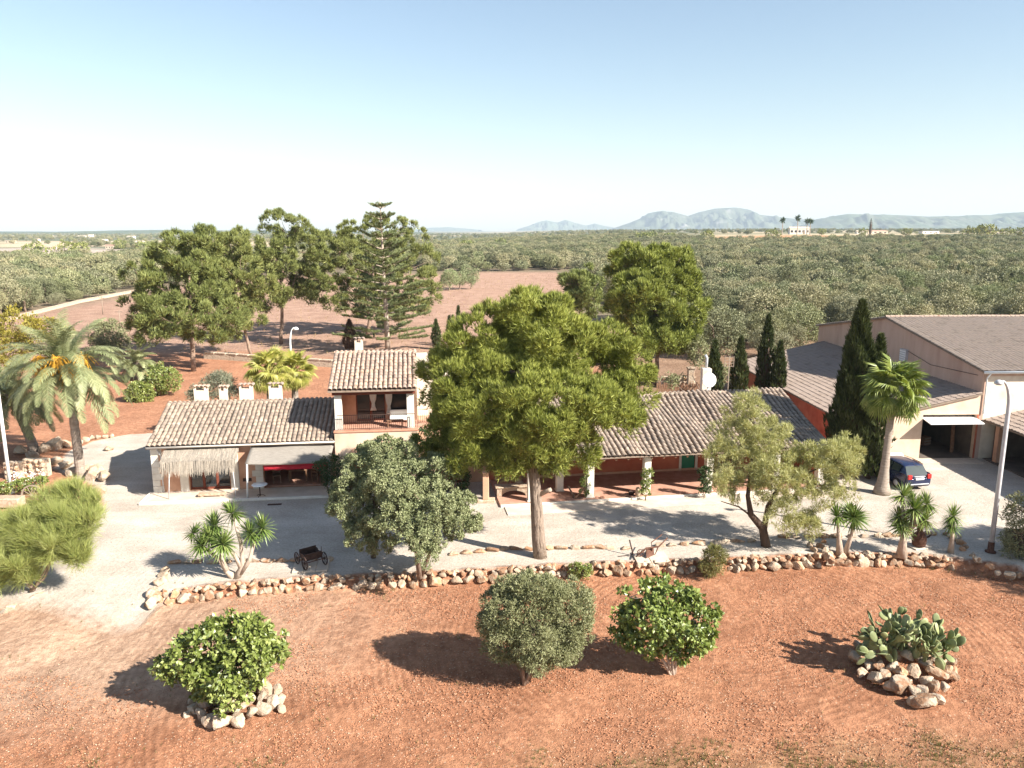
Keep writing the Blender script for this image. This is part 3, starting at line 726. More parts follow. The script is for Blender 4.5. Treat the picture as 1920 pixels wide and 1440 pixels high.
# tall plain block beside it, behind the terrace
b = B(); end_wall(b, U1, 19.4, [(3.4, 0), (8.4, 0), (8.4, 5.3), (3.7, 7.42), (3.4, 7.42)]); b.obj('block_wall', M['stucco_cream'], tow)
b = B(); b.box(U1 + .001, 22.6, -.1, .2, 0, 3.3); b.box(22.3, 22.6, .2, 8, 0, 3.3); b.obj('terrace_wall', M['stucco_pink'], tow)
B().box(U1 + .001, 22.6, -.1, 3.39, 3.301, 3.42).obj('terrace_floor', M['terracotta_floor'], tow)
B().box(19.41, 22.6, 3.39, 8, 3.301, 3.42).obj('terrace_floor', M['terracotta_floor'], tow)
B().box(17.0, 18.2, -.14, -.101, .05, 2.1).obj('door', M['wood_red'], tow)
B().box(19.6, 20.8, -.14, -.101, .9, 2.0).obj('shutter', M['wood_red'], tow)
def railing(label, pts, h=.92, step=.115):
    t = thing('balcony_railing', label, 'railing', (0, 0, 0))
    for (a, c_) in zip(pts[:-1], pts[1:]):
        a, c_ = Vector(a), Vector(c_); L = (c_ - a).length; n = int(L / step)
        b = B(); b.tube([a + Vector((0, 0, h)), c_ + Vector((0, 0, h))], .02, 6); b.tube([a + Vector((0, 0, .1)), c_ + Vector((0, 0, .1))], .014, 6)
        b.obj('rail', M['iron_dark'], t, True)
        for i in range(n + 1):
            p = a.lerp(c_, i / n); B().tube([p + Vector((0, 0, .0 if i % 8 == 0 else .1)), p + Vector((0, 0, h))], .011, 5).obj('bar', M['iron_dark'], t, True)
railing('dark iron railing along the front of the upper loggia', [Lw(10.6, -.29, 3.5), Lw(15.1, -.29, 3.5)])
railing('dark iron railing of the terrace right of the loggia', [Lw(15.3, 1.2, 3.42), Lw(18.6, 1.2, 3.42)])
def pot(label, loc, r_=.2, h=.35, mat=None):
    t = thing('plant_pot', label, 'pot', loc)
    B().lathe([(r_ * .65, 0), (r_ * .95, h * .8), (r_ * 1.08, h * .82), (r_ * 1.08, h), (r_ * .9, h), (r_ * .85, h * .85), (0, h * .85)], n=18).obj('bowl', mat or M['terracotta'], t, True)
    return t
t = thing('cushioned_bench', 'pale cushioned bench inside the loggia window', 'bench', Lw(14.1, 1.9, 3.40), LR)
B().box(-.55, .55, -.25, .25, .15, .4).obj('seat', M['cloth_white'], t, bevel=.03); B().box(-.55, .55, .12, .25, .401, .75).obj('backrest', M['cloth_white'], t, bevel=.03)
for sx in (-.5, .5): B().box(sx - .03, sx + .03, -.2, .2, 0, .15).obj('leg', M['wood_brown'], t)
t = thing('low_bench', 'small low wooden bench with sunlit top on the loggia floor', 'bench', Lw(13.9, .8, 3.40), LR)
B().box(-.5, .5, -.16, .16, .36, .41).obj('seat', M['wood_brown'], t)
for sx in (-.42, .42): B().box(sx - .03, sx + .03, -.14, .14, 0, .36).obj('leg', M['wood_brown'], t)

# ---------------------------------------------------------------- long porch on the right
PO = (4.41, 42.27, 0); PR = R(9.3)
por = thing('porch_house', 'long red-walled porch house with old tiled roof on white pillars', 'house', PO, PR)
def Pw(u, w, z=0): return Matrix.Translation(PO) @ Matrix.Rotation(PR, 4, 'Z') @ Vector((u, w, z))
UA, UB = -5.2, 14.55
for u, w in ((-3.4, -.1), (-1.45, 1.35), (0, 0), (3.35, 0), (7.1, 0), (11.25, 0), (14.1, 0)):
    p = B().box(u - .2, u + .2, w - .2, w + .2, 0, 2.28).obj('pillar', M['white_stone'], por, bevel=.015)
    B().box(u - .25, u + .25, w - .25, w + .25, 2.281, 2.36).obj('capital', M['white_stone'], p)
    B().box(u - .24, u + .24, w - .24, w + .24, 0.13, .2).obj('base', M['white_stone'], p)
B().box(UA, UB - .1, -.12, .12, 2.361, 2.47).obj('beam', M['wood_brown'], por)
for k in range(28):
    u = UA + .3 + k * .7; B().box(u - .045, u + .045, -.48, 3.85, -.05, .03).obj('rafter', M['wood_brown'], por, loc=(0, 0, 2.50), rot=(R(17.6), 0, 0))
b = B(); wall_run(b, UA, 14.2, 3.9, 4.2, 0, 3.5, [(.55, 1.9, 1.55, 2.05), (3.7, 5.0, 1.55, 2.05), (7.0, 7.9, .12, 2.05), (9.6, 10.5, .12, 2.05), (-2.6, -1.7, .12, 2.05)])
b.obj('wall', M['stucco_red'], por)
b = B(); end_wall(b, 14.2, 14.5, [(.3, 0), (10.0, 0), (10.0, 2.6), (6.0, 4.35), (.3, 2.5)]); end_wall(b, UA, UA + .3, [(4.21, 0), (10.0, 0), (10.0, 2.6), (6.0, 4.35), (4.21, 3.6)])
b.box(UA, 14.2, 9.7, 10.0, 0, 2.6); b.obj('end_wall', M['stucco_red'], por)
for a, c_ in ((.55, 1.9), (3.7, 5.0)):
    f = B(); f.box(a - .16, c_ + .16, 3.86, 3.899, 2.05, 2.2); f.box(a - .16, c_ + .16, 3.86, 3.899, 1.42, 1.55); f.box(a - .16, a, 3.86, 3.899, 1.55, 2.05); f.box(c_, c_ + .16, 3.86, 3.899, 1.55, 2.05)
    wo = f.obj('window', M['white_stone'], por); B().box(a, c_, 4.0, 4.02, 1.55, 2.05).obj('pane', M['glass_dark'], wo)
for a, c_, mt in ((7.0, 7.9, 'door_green'), (9.6, 10.5, 'wood_red'), (-2.6, -1.7, 'wood_red')):
    if mt not in M: M[mt] = plain(mt, [(.02, .17, .09), (.03, .22, .12)], 3, rough=.5)
    f = B(); f.box(a - .16, a, 3.86, 3.899, .13, 2.05); f.box(c_, c_ + .16, 3.86, 3.899, .13, 2.05); f.box(a - .16, c_ + .16, 3.86, 3.899, 2.051, 2.2); f.obj('door_frame', M['white_stone'], por)
    d = B().box(a, c_, 3.98, 4.03, .13, 2.05).obj('door', M[mt], por); B().box(c_ - .12, c_ - .06, 3.93, 3.979, 1.0, 1.1).obj('handle', M['steel'], d)
B().box(UA, 14.19, -.5, 3.899, 0, .12).obj('floor', M['terracotta_floor'], por)
B().box(UA, 14.25, -.66, -.501, 0, .13).obj('step', M['white_stone'], por, bevel=.01)
B().box(UA + .3, 14.19, 3.86, 3.899, .121, .25).obj('skirting', M['stucco_pink'], por)
proof = roof_slab(por, UA - .1, UB, -.55, 2.53, 6.0, 4.6, 10.4, 2.9, M['tile_under'], th=.06)
tiled_slope(por, proof, UA - .06, UB - .02, -.62, 2.54, 6.0, 4.62, M['tile_old'], M['tile_old_joined'], pitch=.30, course=.38, n_ind=300, seed=12, sag=1.0)
tiled_slope(por, proof, UA - .06, UB - .02, 10.45, 2.9, 6.0, 4.62, M['tile_old'], M['tile_old_joined'], n_ind=0, seed=13, flip=True)
ridge_tiles(proof, UA - .1, UB, 6.0, 4.6, M['tile_old'])
paved = B().box(-5.0, 14.2, -1.9, -.661, 0, .05).obj('pavement', M['pavement'], None, loc=PO, rot=(0, 0, PR)); tag(paved, kind='structure')

# ---------------------------------------------------------------- big hall on the right
M['interior_shade'] = plain('interior_shade', [(.10, .08, .065), (.16, .125, .10)], 1.5)  # darkened tone puts the indoor shade into garage and wing surfaces
HO = (30.9, 50.2, 0); HR = R(2)
hall = thing('farm_hall', 'big pink farm hall with wide tiled gable roof and open garage on the right', 'barn', HO, HR)
def Hw(u, w, z=0): return Matrix.Translation(HO) @ Matrix.Rotation(HR, 4, 'Z') @ Vector((u, w, z))
def tile_sheet(name, P, Eu, Ev, pitch, course, mat, parent, amp=.055, thick=.1):
    """roof of barrel tiles too fine to pick apart: ribs and stepped courses"""
    P, Eu, Ev = (np.array(q, float) for q in (P, Eu, Ev)); Lu, Lv = np.linalg.norm(Eu), np.linalg.norm(Ev)
    nrm = np.cross(Eu, Ev); nrm /= np.linalg.norm(nrm)
    nu = int(Lu / pitch) * 6; nr = int(Lv / course)
    us = np.linspace(0, 1, nu + 1); prof = np.abs(np.sin(np.arange(nu + 1) / 6 * math.pi)) * amp
    rg = np.random.default_rng(3); cj = np.repeat(rg.normal(0, .012, nu // 6 + 2), 6)[:nu + 1]
    rows = []
    for r_ in range(nr):
        for t, up in ((r_ / nr, .028), ((r_ + .999) / nr, 0)):
            jit = np.repeat(rg.normal(0, .006, nu // 6 + 2), 6)[:nu + 1]
            rows.append(P + Eu * us[:, None] + Ev * t + nrm * (prof + up + cj * .6 + jit)[:, None])
    nrw = len(rows); v = np.concatenate(rows); n = nu + 1
    i, j = np.meshgrid(np.arange(nu), np.arange(nrw - 1)); i, j = i.ravel(), j.ravel()
    f = np.stack([j * n + i, j * n + i + 1, (j + 1) * n + i + 1, (j + 1) * n + i], 1)
    o = link(name, np_mesh(name, v, f, mat, False), parent)
    b = B(); q = [P - nrm * .02, P + Eu - nrm * .02, P + Eu + Ev - nrm * .02, P + Ev - nrm * .02]
    b.add(q + [k_ - nrm * thick for k_ in q], [(0, 1, 2, 3), (7, 6, 5, 4), (0, 4, 5, 1), (1, 5, 6, 2), (2, 6, 7, 3), (3, 7, 4, 0)])
    b.obj('roof_deck', M['tile_under'], o)
    return o
HD, HRD = 25.6, 12.8
b = B(); end_wall(b, 0, .3, [(0, 0), (HD, 0), (HD, 5.85), (HRD, 8.0), (0, 5.95)]); b.obj('gable_wall', M['stucco_hall'], hall)
B().box(.301, 26, 0, .3, 0, 5.95).obj('wall', M['stucco_cream'], hall); B().box(.301, 26, HD - .3, HD, 0, 5.85).obj('wall', M['stucco_cream'], hall)
r_ = tile_sheet('roof', (-.2, -.35, 6.0), (26.2, 0, 0), (0, HRD + .35, 2.12), .30, .42, M['tile_hall'], hall)
r2 = tile_sheet('roof', (26.0, HD + .35, 5.9), (-26.2, 0, 0), (0, -HRD - .35, 2.22), .30, .42, M['tile_hall'], hall)
ridge_tiles(r_, -.2, 26, HRD, 8.13, M['tile_warm'])
B().tube([(-.2, -.42, 5.94), (26, -.42, 5.94)], .09, 8).obj('gutter', M['white_paint'], hall, True)
B().box(.0, 26, -.04, -.001, 5.62, 5.80).obj('cornice', M['stucco_hall'], hall)
B().tube([(.25, -.42, 5.9), (.22, -.1, 5.5), (.22, -.1, 3.1)], .05, 8).obj('downpipe', M['white_paint'], hall, True)
B().tube([(-.04, .5, 5.6), (-.05, 6, 5.35), (-.04, 9.4, 5.9)], .018, 5).obj('cable', M['iron_dark'], hall)
B().box(-.2, -.001, 9.2, 10.1, 5.0, 5.95).obj('vent', M['steel'], hall)
b = B()
for k in range(5): b.box(-.215, -.201, 9.25, 10.05, 5.08 + k * .17, 5.16 + k * .17)
b.obj('vent_slat', M['white_paint'], hall)
# lean-to with garage
def leanz(u): return 2.55 + (4.55 - 2.55) * (u + 8.7) / 8.7
gp = [(-8.4, 0), (-3.75, 0), (-3.75, 3.05), (-.12, 3.05), (-.12, 0), (-.001, 0), (-.001, 4.35), (-8.4, 2.43)]
B().prism(gp, -.02, .28).obj('front_wall', M['stucco_peach'], hall)
b = B(); b.box(-8.4, -8.1, .281, 24, 0, 2.42); b.obj('side_wall', M['stucco_red'], hall)
B().box(-8.09, -.001, 23.7, 24, 0, 2.4).obj('back_wall', M['stucco_pink'], hall)
B().box(-3.8, -.01, 9.0, 9.2, .06, 3.3).obj('garage_back_wall', M['dark_void'], hall)  # near-black wall colour carries the shade of the deep garage
B().box(-4.1, -3.8, .281, 9.2, .06, 3.1).obj('garage_side_wall', M['interior_shade'], hall)
B().box(-.06, -.003, .281, 9.0, .06, 3.3).obj('garage_side_wall', M['interior_shade'], hall)
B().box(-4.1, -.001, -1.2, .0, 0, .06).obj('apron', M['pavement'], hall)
B().box(-4.1, -.001, .001, 9.2, 0, .06).obj('garage_floor', M['interior_shade'], hall)
lr = tile_sheet('lean_roof', (-8.75, 24.2, 2.50), (0, -24.4, 0), (8.74, 0, 2.02), .30, .42, M['tile_lean'], hall)
gd = B().box(-3.72, -.14, -.95, 1.0, -.03, .03, Matrix.Translation((0, 0, 2.78)) @ Matrix.Rotation(R(9), 4, 'X')).obj('garage_door', M['white_paint'], hall)
B().box(-.119, .0, -.06, -.021, 0, 3.05).obj('door_jamb', M['stucco_red'], hall)
# wing reaching towards the camera
B().box(7.7, 8, -15.8, -.02, 0, 4.3).obj('wing_wall', M['interior_shade'], hall); B().box(.6, 7.69, -16.1, -15.8, 0, 3.2).obj('wing_wall', M['interior_shade'], hall); B().box(1.2, 7.69, -.08, -.021, 0, 2.9).obj('wing_wall', M['interior_shade'], hall)
for w in (-1.0, -4.8, -8.6, -12.4, -15.6):
    B().box(.72, 1.07, w - .18, w + .18, 0, 2.58).obj('wing_pillar', M['stucco_pink'], hall)
B().box(.78, 1.0, -16, -.05, 2.581, 2.72).obj('wing_beam', M['wood_brown'], hall)
wr = tile_sheet('wing_roof', (.35, -.05, 2.70), (0, -16.2, 0), (7.7, 0, 1.75), .30, .42, M['tile_lean'], hall)
B().box(.55, 7.69, -15.79, -.09, 0, .08).obj('wing_floor', M['interior_shade'], hall)
# clutter in the garage
for i, (u, w, c_, h) in enumerate(((-3.0, 3.6, .35, .8), (-2.3, 4.0, .4, 1.1), (-1.5, 3.4, .3, .6))):
    t = thing('storage_crate', ['low wooden crate deep in the open garage', 'tall wooden crate in the middle of the open garage', 'small crate near the right of the open garage'][i], 'crate', Hw(u, w, .06), .2 * i)
    B().box(-c_, c_, -c_, c_, 0, h).obj('body', M['wood_brown'], t)
    for k in range(3): B().box(-c_ - .02, c_ + .02, -c_ - .02, -c_ - .001, h * (.1 + .33 * k), h * (.28 + .33 * k)).obj('slat', M['wood_grey'], t)
for i in range(2):
    t = tag(B().box(-.1, .1, -.03, .03, 0, 2.4).obj('plank', M['wood_brown'], None, loc=Hw(-.75 + .3 * i, 1.3 + .4 * i, .08), rot=(R(-14), R(6), 0)), ['long plank leaning near the garage door', 'second long plank leaning deeper in the garage'][i], 'plank')

# ================================================================== plants
def unit(v): return v / (np.linalg.norm(v, axis=-1, keepdims=True) + 1e-9)
def rand_dirs(n, rg): return unit(rg.normal(size=(n, 3)))
def clump_points(blobs, n_clump, clump_r, per, rg, up=.25, shell=(.62, 1.0), sub=(.5, 1.0)):
    """points of foliage: clumps on the skin of the crown's lobes, twigs on the skin of the clumps"""
    bl = np.array(blobs, float); c0, rad = bl[:, :3], bl[:, 3:6]
    area = (rad[:, 0] * rad[:, 1] * rad[:, 2]) ** (2 / 3); pr = area / area.sum()
    pick = rg.choice(len(bl), n_clump * 2, p=pr); d = rand_dirs(n_clump * 2, rg)
    p = c0[pick] + d * rad[pick] * rg.uniform(shell[0], shell[1], (len(pick), 1))
    q = ((p[:, None] - c0[None]) / rad[None]); inside = ((q ** 2).sum(-1) < .5)
    inside[np.arange(len(p)), pick] = False
    keep = ~inside.any(1); p, d, pick = p[keep][:n_clump], d[keep][:n_clump], pick[keep][:n_clump]
    nrm = unit(d / rad[pick])
    cr = rg.uniform(clump_r[0], clump_r[1], len(p))
    pts = np.repeat(p, per, 0); crr = np.repeat(cr, per); nn = np.repeat(nrm, per, 0)
    dd = unit(rand_dirs(len(pts), rg) + nn * .5 + np.array((0, 0, up * .7)))
    P = pts + dd * crr[:, None] * rg.uniform(sub[0], sub[1], (len(pts), 1))
    return P, unit(dd * .75 + nn * .7), p
def sublobes(bl, k, rg, f=(.46, .66), out=.66):
    res = []
    for x, y, z, a, b_, c_ in bl:
        o = rg.uniform(0, 6.28)
        for i in range(k):
            zz = 1 - 1.5 * (i + .5) / k; rr = math.sqrt(max(0, 1 - zz * zz)); an = o + i * 2.39996 + rg.normal(0, .25); s_ = rg.uniform(*f)
            res.append((x + a * out * rr * math.cos(an), y + b_ * out * rr * math.sin(an), z + c_ * out * zz, a * s_, b_ * s_, c_ * s_))
    return res
def needles(P, D, ln, wd, k, spread, rg):
    n = len(P); Dr = np.repeat(D, k, 0); d = unit(Dr * .7 + np.array((0, 0, .75)) + rg.normal(0, spread, (n * k, 3))); p = np.repeat(P, k, 0)
    s_ = unit(np.cross(d, Dr + rg.normal(0, .35, (n * k, 3)))) * (wd * rg.uniform(.6, 1.2, (n * k, 1))) * .5
    L = ln * rg.uniform(.65, 1.15, (n * k, 1))
    v = np.stack([p - s_, p + s_, p + d * L], 1).reshape(-1, 3)
    return v, np.arange(len(v)).reshape(-1, 3)
def leaves(P, D, ln, wd, k, spread, rg, droop=0.0):
    n = len(P); d = unit(np.repeat(D, k, 0) * .6 + np.array((0, 0, .3 - droop * 1.4)) + rg.normal(0, spread, (n * k, 3))); p = np.repeat(P, k, 0)
    s_ = unit(np.cross(d, np.repeat(D, k, 0) + rg.normal(0, .45, (n * k, 3)))); m = len(p)
    L = ln * rg.uniform(.6, 1.15, (m, 1)); W = wd * rg.uniform(.7, 1.15, (m, 1)) * .5
    nrm = np.cross(d, s_)
    mid = p + d * L * .5 + nrm * L * .08
    v = np.stack([p, mid + s_ * W, p + d * L, mid - s_ * W], 1).reshape(-1, 3)
    return v, np.arange(len(v)).reshape(-1, 4)
def limb(b, p0, p1, r0, r1, rg, n=5, wob=.06, sides=7):
    p0, p1 = Vector(p0), Vector(p1); L = (p1 - p0).length
    pts, rad = [], []
    for i in range(n + 1):
        t = i / n; o = Vector(rg.normal(0, wob * L * math.sin(math.pi * t) * .6, 3)) if 0 < i < n else Vector((0, 0, 0))
        pts.append(p0.lerp(p1, t) + o); rad.append(r0 + (r1 - r0) * t)
    b.tube(pts, rad, sides); return pts
def pine(name, label, base, blobs, trunk_top, r0, n_clump, per, ln, wd, k, mat, bark, seed, clump_r=(.5, .9), group=None, cat='tree', trunks=None, spread=.45, up=.35, lobes=0, wob=.02):
    rg = np.random.default_rng(seed); base = Vector(base)
    t = thing(name, label, cat, base, 0, group)
    bl = [(x - base.x, y - base.y, z - base.z, a, b_, c_) for x, y, z, a, b_, c_ in blobs]
    P, D, cl = clump_points(sublobes(bl, lobes, rg) if lobes else bl, n_clump, clump_r, per, rg, up)
    v, f = needles(P, D, ln, wd, k, spread, rg)
    link('crown', np_mesh('crown', v, f, mat), t)
    b = B()
    tops = trunks or [trunk_top]
    for j, tt in enumerate(tops):
        tt = Vector(tt) - base
        s0 = Vector((j * r0 * 1.6, 0, -.1))
        pts = limb(b, s0, tt, r0, r0 * .45, rg, 8, wob, 12)
    b.obj('trunk', bark, t, True)
    b = B()
    for bx in bl:
        c_ = Vector(bx[:3]); s0 = pts[int(rg.integers(4, 9))] if c_.z > pts[4].z else pts[4]
        limb(b, s0, c_, r0 * .35, .05, rg, 4, .06, 5)
    for p in cl[::max(1, len(cl) // 50)]:
        j = int(np.argmin([np.linalg.norm(p - np.array(q[:3])) for q in bl])); limb(b, bl[j][:3], p, .05, .02, rg, 3, .08, 4)
    tag(b.obj('branches', bark, t, True), kind='stuff')
    return t
def blobs_px(lst, Y, ppm):
    """crown lobes surveyed on the photo: (px, py, rx_px, rz_px, depth offset) -> metres at depth Y"""
    out = []
    for px, py, rx, rz, dy in lst:
        p = at(px, py, Y + dy); s_ = ppm * Y / (Y + dy); out.append((p.x, p.y, p.z, rx / s_, (rx + rz) / 2 / s_ * .95, rz / s_))
    return out
def ppm_at(p):
    d = p[1] * _c + (CAM_H - p[2]) * _s; return FOC / d

# ---- the big pine in front of the house
bp = G(1013, 1044)
bl = blobs_px([(985, 640, 105, 75, .5), (900, 690, 75, 60, 0), (1080, 680, 70, 65, 1.0), (1150, 680, 60, 55, 1.5), (880, 770, 70, 65, -.8), (990, 760, 95, 70, -1.8), (1100, 760, 80, 60, -.8), (1165, 745, 45, 50, .5),
               (845, 825, 52, 46, .6), (895, 855, 66, 50, -1.5), (840, 700, 40, 36, 1), (985, 850, 70, 48, -1.2), (1060, 845, 50, 48, .2), (960, 700, 90, 80, 2.5), (1040, 790, 70, 55, -2.2), (1000, 590, 55, 30, 0.8), (850, 740, 45, 40, 1.5), (960, 800, 60, 50, -1.6), (930, 770, 50, 45, -1.5)], bp.y, ppm_at((0, bp.y, 7)) * .98)
big = pine('pine_tree', 'broad bright green pine with thick bare trunk in front of the house', bp, bl, at(985, 700, bp.y), .34, 820, 72, .29, .036, 9, M['pine_near'], M['bark_grey'], 21, clump_r=(.28, .62), up=.6, lobes=5, wob=.006)
B().tube([(-.05, -.1, 3.1), (.35, -.25, 3.35), (.45, -.3, 3.4)], [.13, .1, .1], 8).obj('branch_stub', M['bark_pale'], big, True)
B().tube([(-.05, 0, 2.1), (-.4, -.15, 2.15)], [.11, .08], 8).obj('branch_stub', M['bark_pale'], big, True)

# ---- pines behind the house
def far_pine(label, basepx, lobes, toppx, seed, n_clump, r0=.28, Y=None, mat='pine_far', per=44, trunks=None, clump_r=(.4, .85), sc=.88):
    p = G(*basepx) if Y is None else Vector((at(basepx[0], basepx[1], Y).x, Y, 0))
    bl = blobs_px(lobes, p.y, ppm_at((0, p.y, 6)) * sc)
    return pine('pine_tree', label, p, bl, at(toppx[0], toppx[1], p.y), r0, int(n_clump * 1.3), int(per * 1.4), .52, .085, 6, M[mat], M['bark_pine'], seed, clump_r=clump_r, lobes=6, up=.55, group='pines behind the house', trunks=[at(x, y, p.y) for x, y in trunks] if trunks else None)
far_pine('wide wind-swept pine, leftmost behind the low house', (363, 696), [(320, 500, 48, 40, 0), (300, 540, 52, 45, -1), (350, 560, 60, 50, 2), (330, 610, 62, 45, -2), (290, 590, 42, 42, 1), (370, 470, 40, 35, 2), (390, 610, 50, 45, 0), (350, 520, 50, 45, 3)], (355, 520), 31, 210)
far_pine('rounded pine with slim leaning trunk, second from the left behind the low house', (472, 668), [(430, 480, 42, 42, 0), (450, 530, 48, 45, -2), (420, 560, 45, 45, 2), (455, 590, 42, 38, -1), (400, 520, 40, 40, 1)], (440, 540), 32, 150, .2)
far_pine('tall pine with tall bare dark trunk left of the spire-shaped conifer', (527, 645), [(540, 450, 46, 38, 0), (520, 490, 46, 42, -1), (555, 520, 48, 45, 2), (530, 555, 46, 32, 0), (575, 475, 30, 40, 1)], (530, 500), 33, 150, .26)
far_pine('dark broad pine right behind the tall spire-shaped conifer', (690, 652), [(655, 500, 50, 45, 0), (640, 550, 52, 45, 2), (700, 470, 50, 48, 3), (760, 500, 52, 55, 4), (770, 560, 48, 50, 2), (700, 560, 60, 50, 3), (740, 440, 38, 25, 4), (640, 470, 32, 35, 2), (680, 440, 40, 25, 3)], (700, 500), 34, 290, .3, Y=112)
far_pine('dense rounded pine with two pale trunks behind the porch roof', (1220, 722), [(1200, 510, 55, 42, 1), (1260, 520, 48, 45, 2), (1210, 560, 60, 50, -2), (1265, 590, 50, 52, -1), (1190, 590, 45, 48, 1), (1225, 630, 60, 42, -2), (1270, 640, 35, 32, 0), (1240, 490, 40, 28, 1)], (1222, 570), 35, 260, .24, per=56, sc=1.08, mat='pine_near', trunks=[(1215, 560), (1245, 580)])
far_pine('thin feathery pine between the big pine and the rounded pine', (1095, 665), [(1080, 530, 40, 28, 0), (1065, 560, 32, 25, 1), (1100, 565, 34, 28, -1), (1085, 595, 38, 26, 0)], (1085, 560), 36, 70, .18, Y=100, sc=1.05)

# ---- tall tiered conifer (branches in whorls)
def tiered(base, top, label):
    rg = np.random.default_rng(41); t = thing('norfolk_pine', label, 'tree', base)
    Ht = top[2] - base[2]; lean = Vector((top[0] - base[0], 0, Ht))
    B().tube([lean * (k / 8) for k in range(9)], [.32 * (1 - k / 8) ** .8 + .03 for k in range(9)], 9).obj('trunk', M['bark_pale'], t, True)
    z = .09
    while z < .985:
        p = lean * z; nb = 6 if z < .9 else 5; R_ = ((1 - z) ** 1.05 * 7.0 + .8) * (1 if z > .2 else .85); a0 = rg.uniform(0, 6)
        if z < .35 and rg.random() < .12: z += .03; continue
        for i in range(nb):
            a = a0 + 2 * math.pi * i / nb + rg.normal(0, .12); L = R_ * rg.uniform(.75, 1.08)
            d = Vector((math.cos(a), math.sin(a), 0)); rise = .10 + .28 * z
            pts = [p + d * L * s_ + Vector((0, 0, L * (rise * s_ + .10 * s_ * s_ - (.12 * s_ if z < .5 else 0)))) for s_ in (0, .33, .66, 1)]
            b = B(); b.tube(pts, [.06, .045, .03, .015], 5)
            br = b.obj('branch', M['bark_pale'], t, True)
            # rope-like needle twigs along both sides of the branch
            m = max(6, int(L * 11)); s_ = rg.uniform(.28, 1.0, m); P0 = np.array([np.array(pts[0].lerp(pts[3], q)) * 1.0 for q in s_])
            arr = np.array([list(q) for q in pts]); P0 = np.stack([np.interp(s_, (0, .33, .66, 1), arr[:, j]) for j in range(3)], 1)
            side = np.array((-math.sin(a), math.cos(a), 0)); sg = rg.choice((-1, 1), m)[:, None]
            D0 = unit(np.array(d) * .7 + side * sg * 1.0 + np.array((0, 0, .30)) + rg.normal(0, .15, (m, 3)))
            tl = (.30 + .38 * (1 - s_) * min(1, L / 3))[:, None] * 1.5
            PP = np.concatenate([P0 + D0 * tl * q for q in (0, .25, .5, .75, 1.0)]); DD = np.tile(D0, (5, 1))
            v, f = needles(PP, DD, .30, .07, 5, .5, rg)
            link('needles', np_mesh('needles', v, f, M['norfolk']), br)
        z += .045 * (1 + .75 * z ** 2)
tiered(Vector((at(727, 652, 97).x, 97, 0)), at(712, 370, 97), 'tall spire-shaped conifer with tiered branches rising above the skyline')

# ---- cypresses
def cypress(label, base, h, w, seed, mat='cypress', group='slim cypresses', n=None, twin=False):
    rg = np.random.default_rng(seed); t = thing('cypress_tree', label, 'tree', base, 0, group)
    n = n or int(900 * h * w / 4)
    z = rg.uniform(0.0, 1, n) ** .85; prof = np.where(z < .25, .65 + .35 * z / .25, (1 - ((z - .25) / .75) ** 1.7)) 
    a = rg.uniform(0, 2 * math.pi, n)
    lump = 1 + .30 * np.sin(a * 3 + z * 13 + seed) * np.sin(z * 21 + a + seed * 1.7) + .1 * np.sin(a * 5 + z * 33)
    r_ = w / 2 * prof * lump * rg.uniform(.72, 1.03, n)
    P = np.stack([r_ * np.cos(a), r_ * np.sin(a), .25 + z * h * (1 - .0)], 1)
    D = unit(np.stack([np.cos(a) * .55, np.sin(a) * .55, np.full(n, 1.0)], 1))
    v, f = needles(P, D, .42, .10, 4, .33, rg)
    link('crown', np_mesh('crown', v, f, M[mat]), t)
    B().tube([(0, 0, 0), (0, 0, h * .8)], [w * .09, .03], 7).obj('trunk', M['bark_dark'], t, True)
    B().lathe([(w * .12, .4), (w * .28, h * .25), (w * .22, h * .6), (.02, h * .92)], n=8).obj('inner_boughs', M['bark_dark'], t, True)
    return t
def cy(label, px, ytop, ybase, wpx, seed, Y=None, **kw):
    p = G(px, ybase) if Y is None else Vector((at(px, ybase, Y).x, Y, 0))
    h = at(px, ytop, p.y).z; s_ = ppm_at((0, p.y, 3)); return cypress(label, p, h, wpx / s_, seed, **kw)
cy('tall dark cypress in front of the pink lean-to, larger of a touching pair', 1588, 578, 905, 78, 51, Y=46.3, n=7000)
cy('shorter dark cypress hugging the tall one beside the fan palm', 1628, 642, 890, 62, 52, Y=46.0, n=2800)
cy('slim cypress behind the porch roof, rightmost of the group', 1457, 650, 745, 30, 53, Y=62, n=1300)
cy('loose cypress behind the porch roof with gappy crown', 1432, 600, 745, 36, 54, Y=63, n=1300)
cy('slim cypress behind the porch roof, just right of the antenna', 1384, 642, 742, 34, 55, Y=61, n=1300)
cy('slim cypress behind the porch roof between dish and antenna', 1336, 648, 742, 34, 56, Y=61, n=1300)
cy('small cypress beyond the white block, leftmost of four', 818, 605, 655, 17, 57, n=500)
cy('small cypress beyond the white block, second of four', 843, 598, 650, 11, 58, n=400)
cy('small dark cypress beyond the white block, third of four', 849, 598, 650, 9, 59, n=400)
cy('small cypress beyond the white block, tallest of four', 860, 580, 648, 13, 60, n=500)
cy('dead brown cypress behind the loggia chimney', 657, 606, 660, 26, 61, mat='cypress_brown', group='dead cypress', n=700)

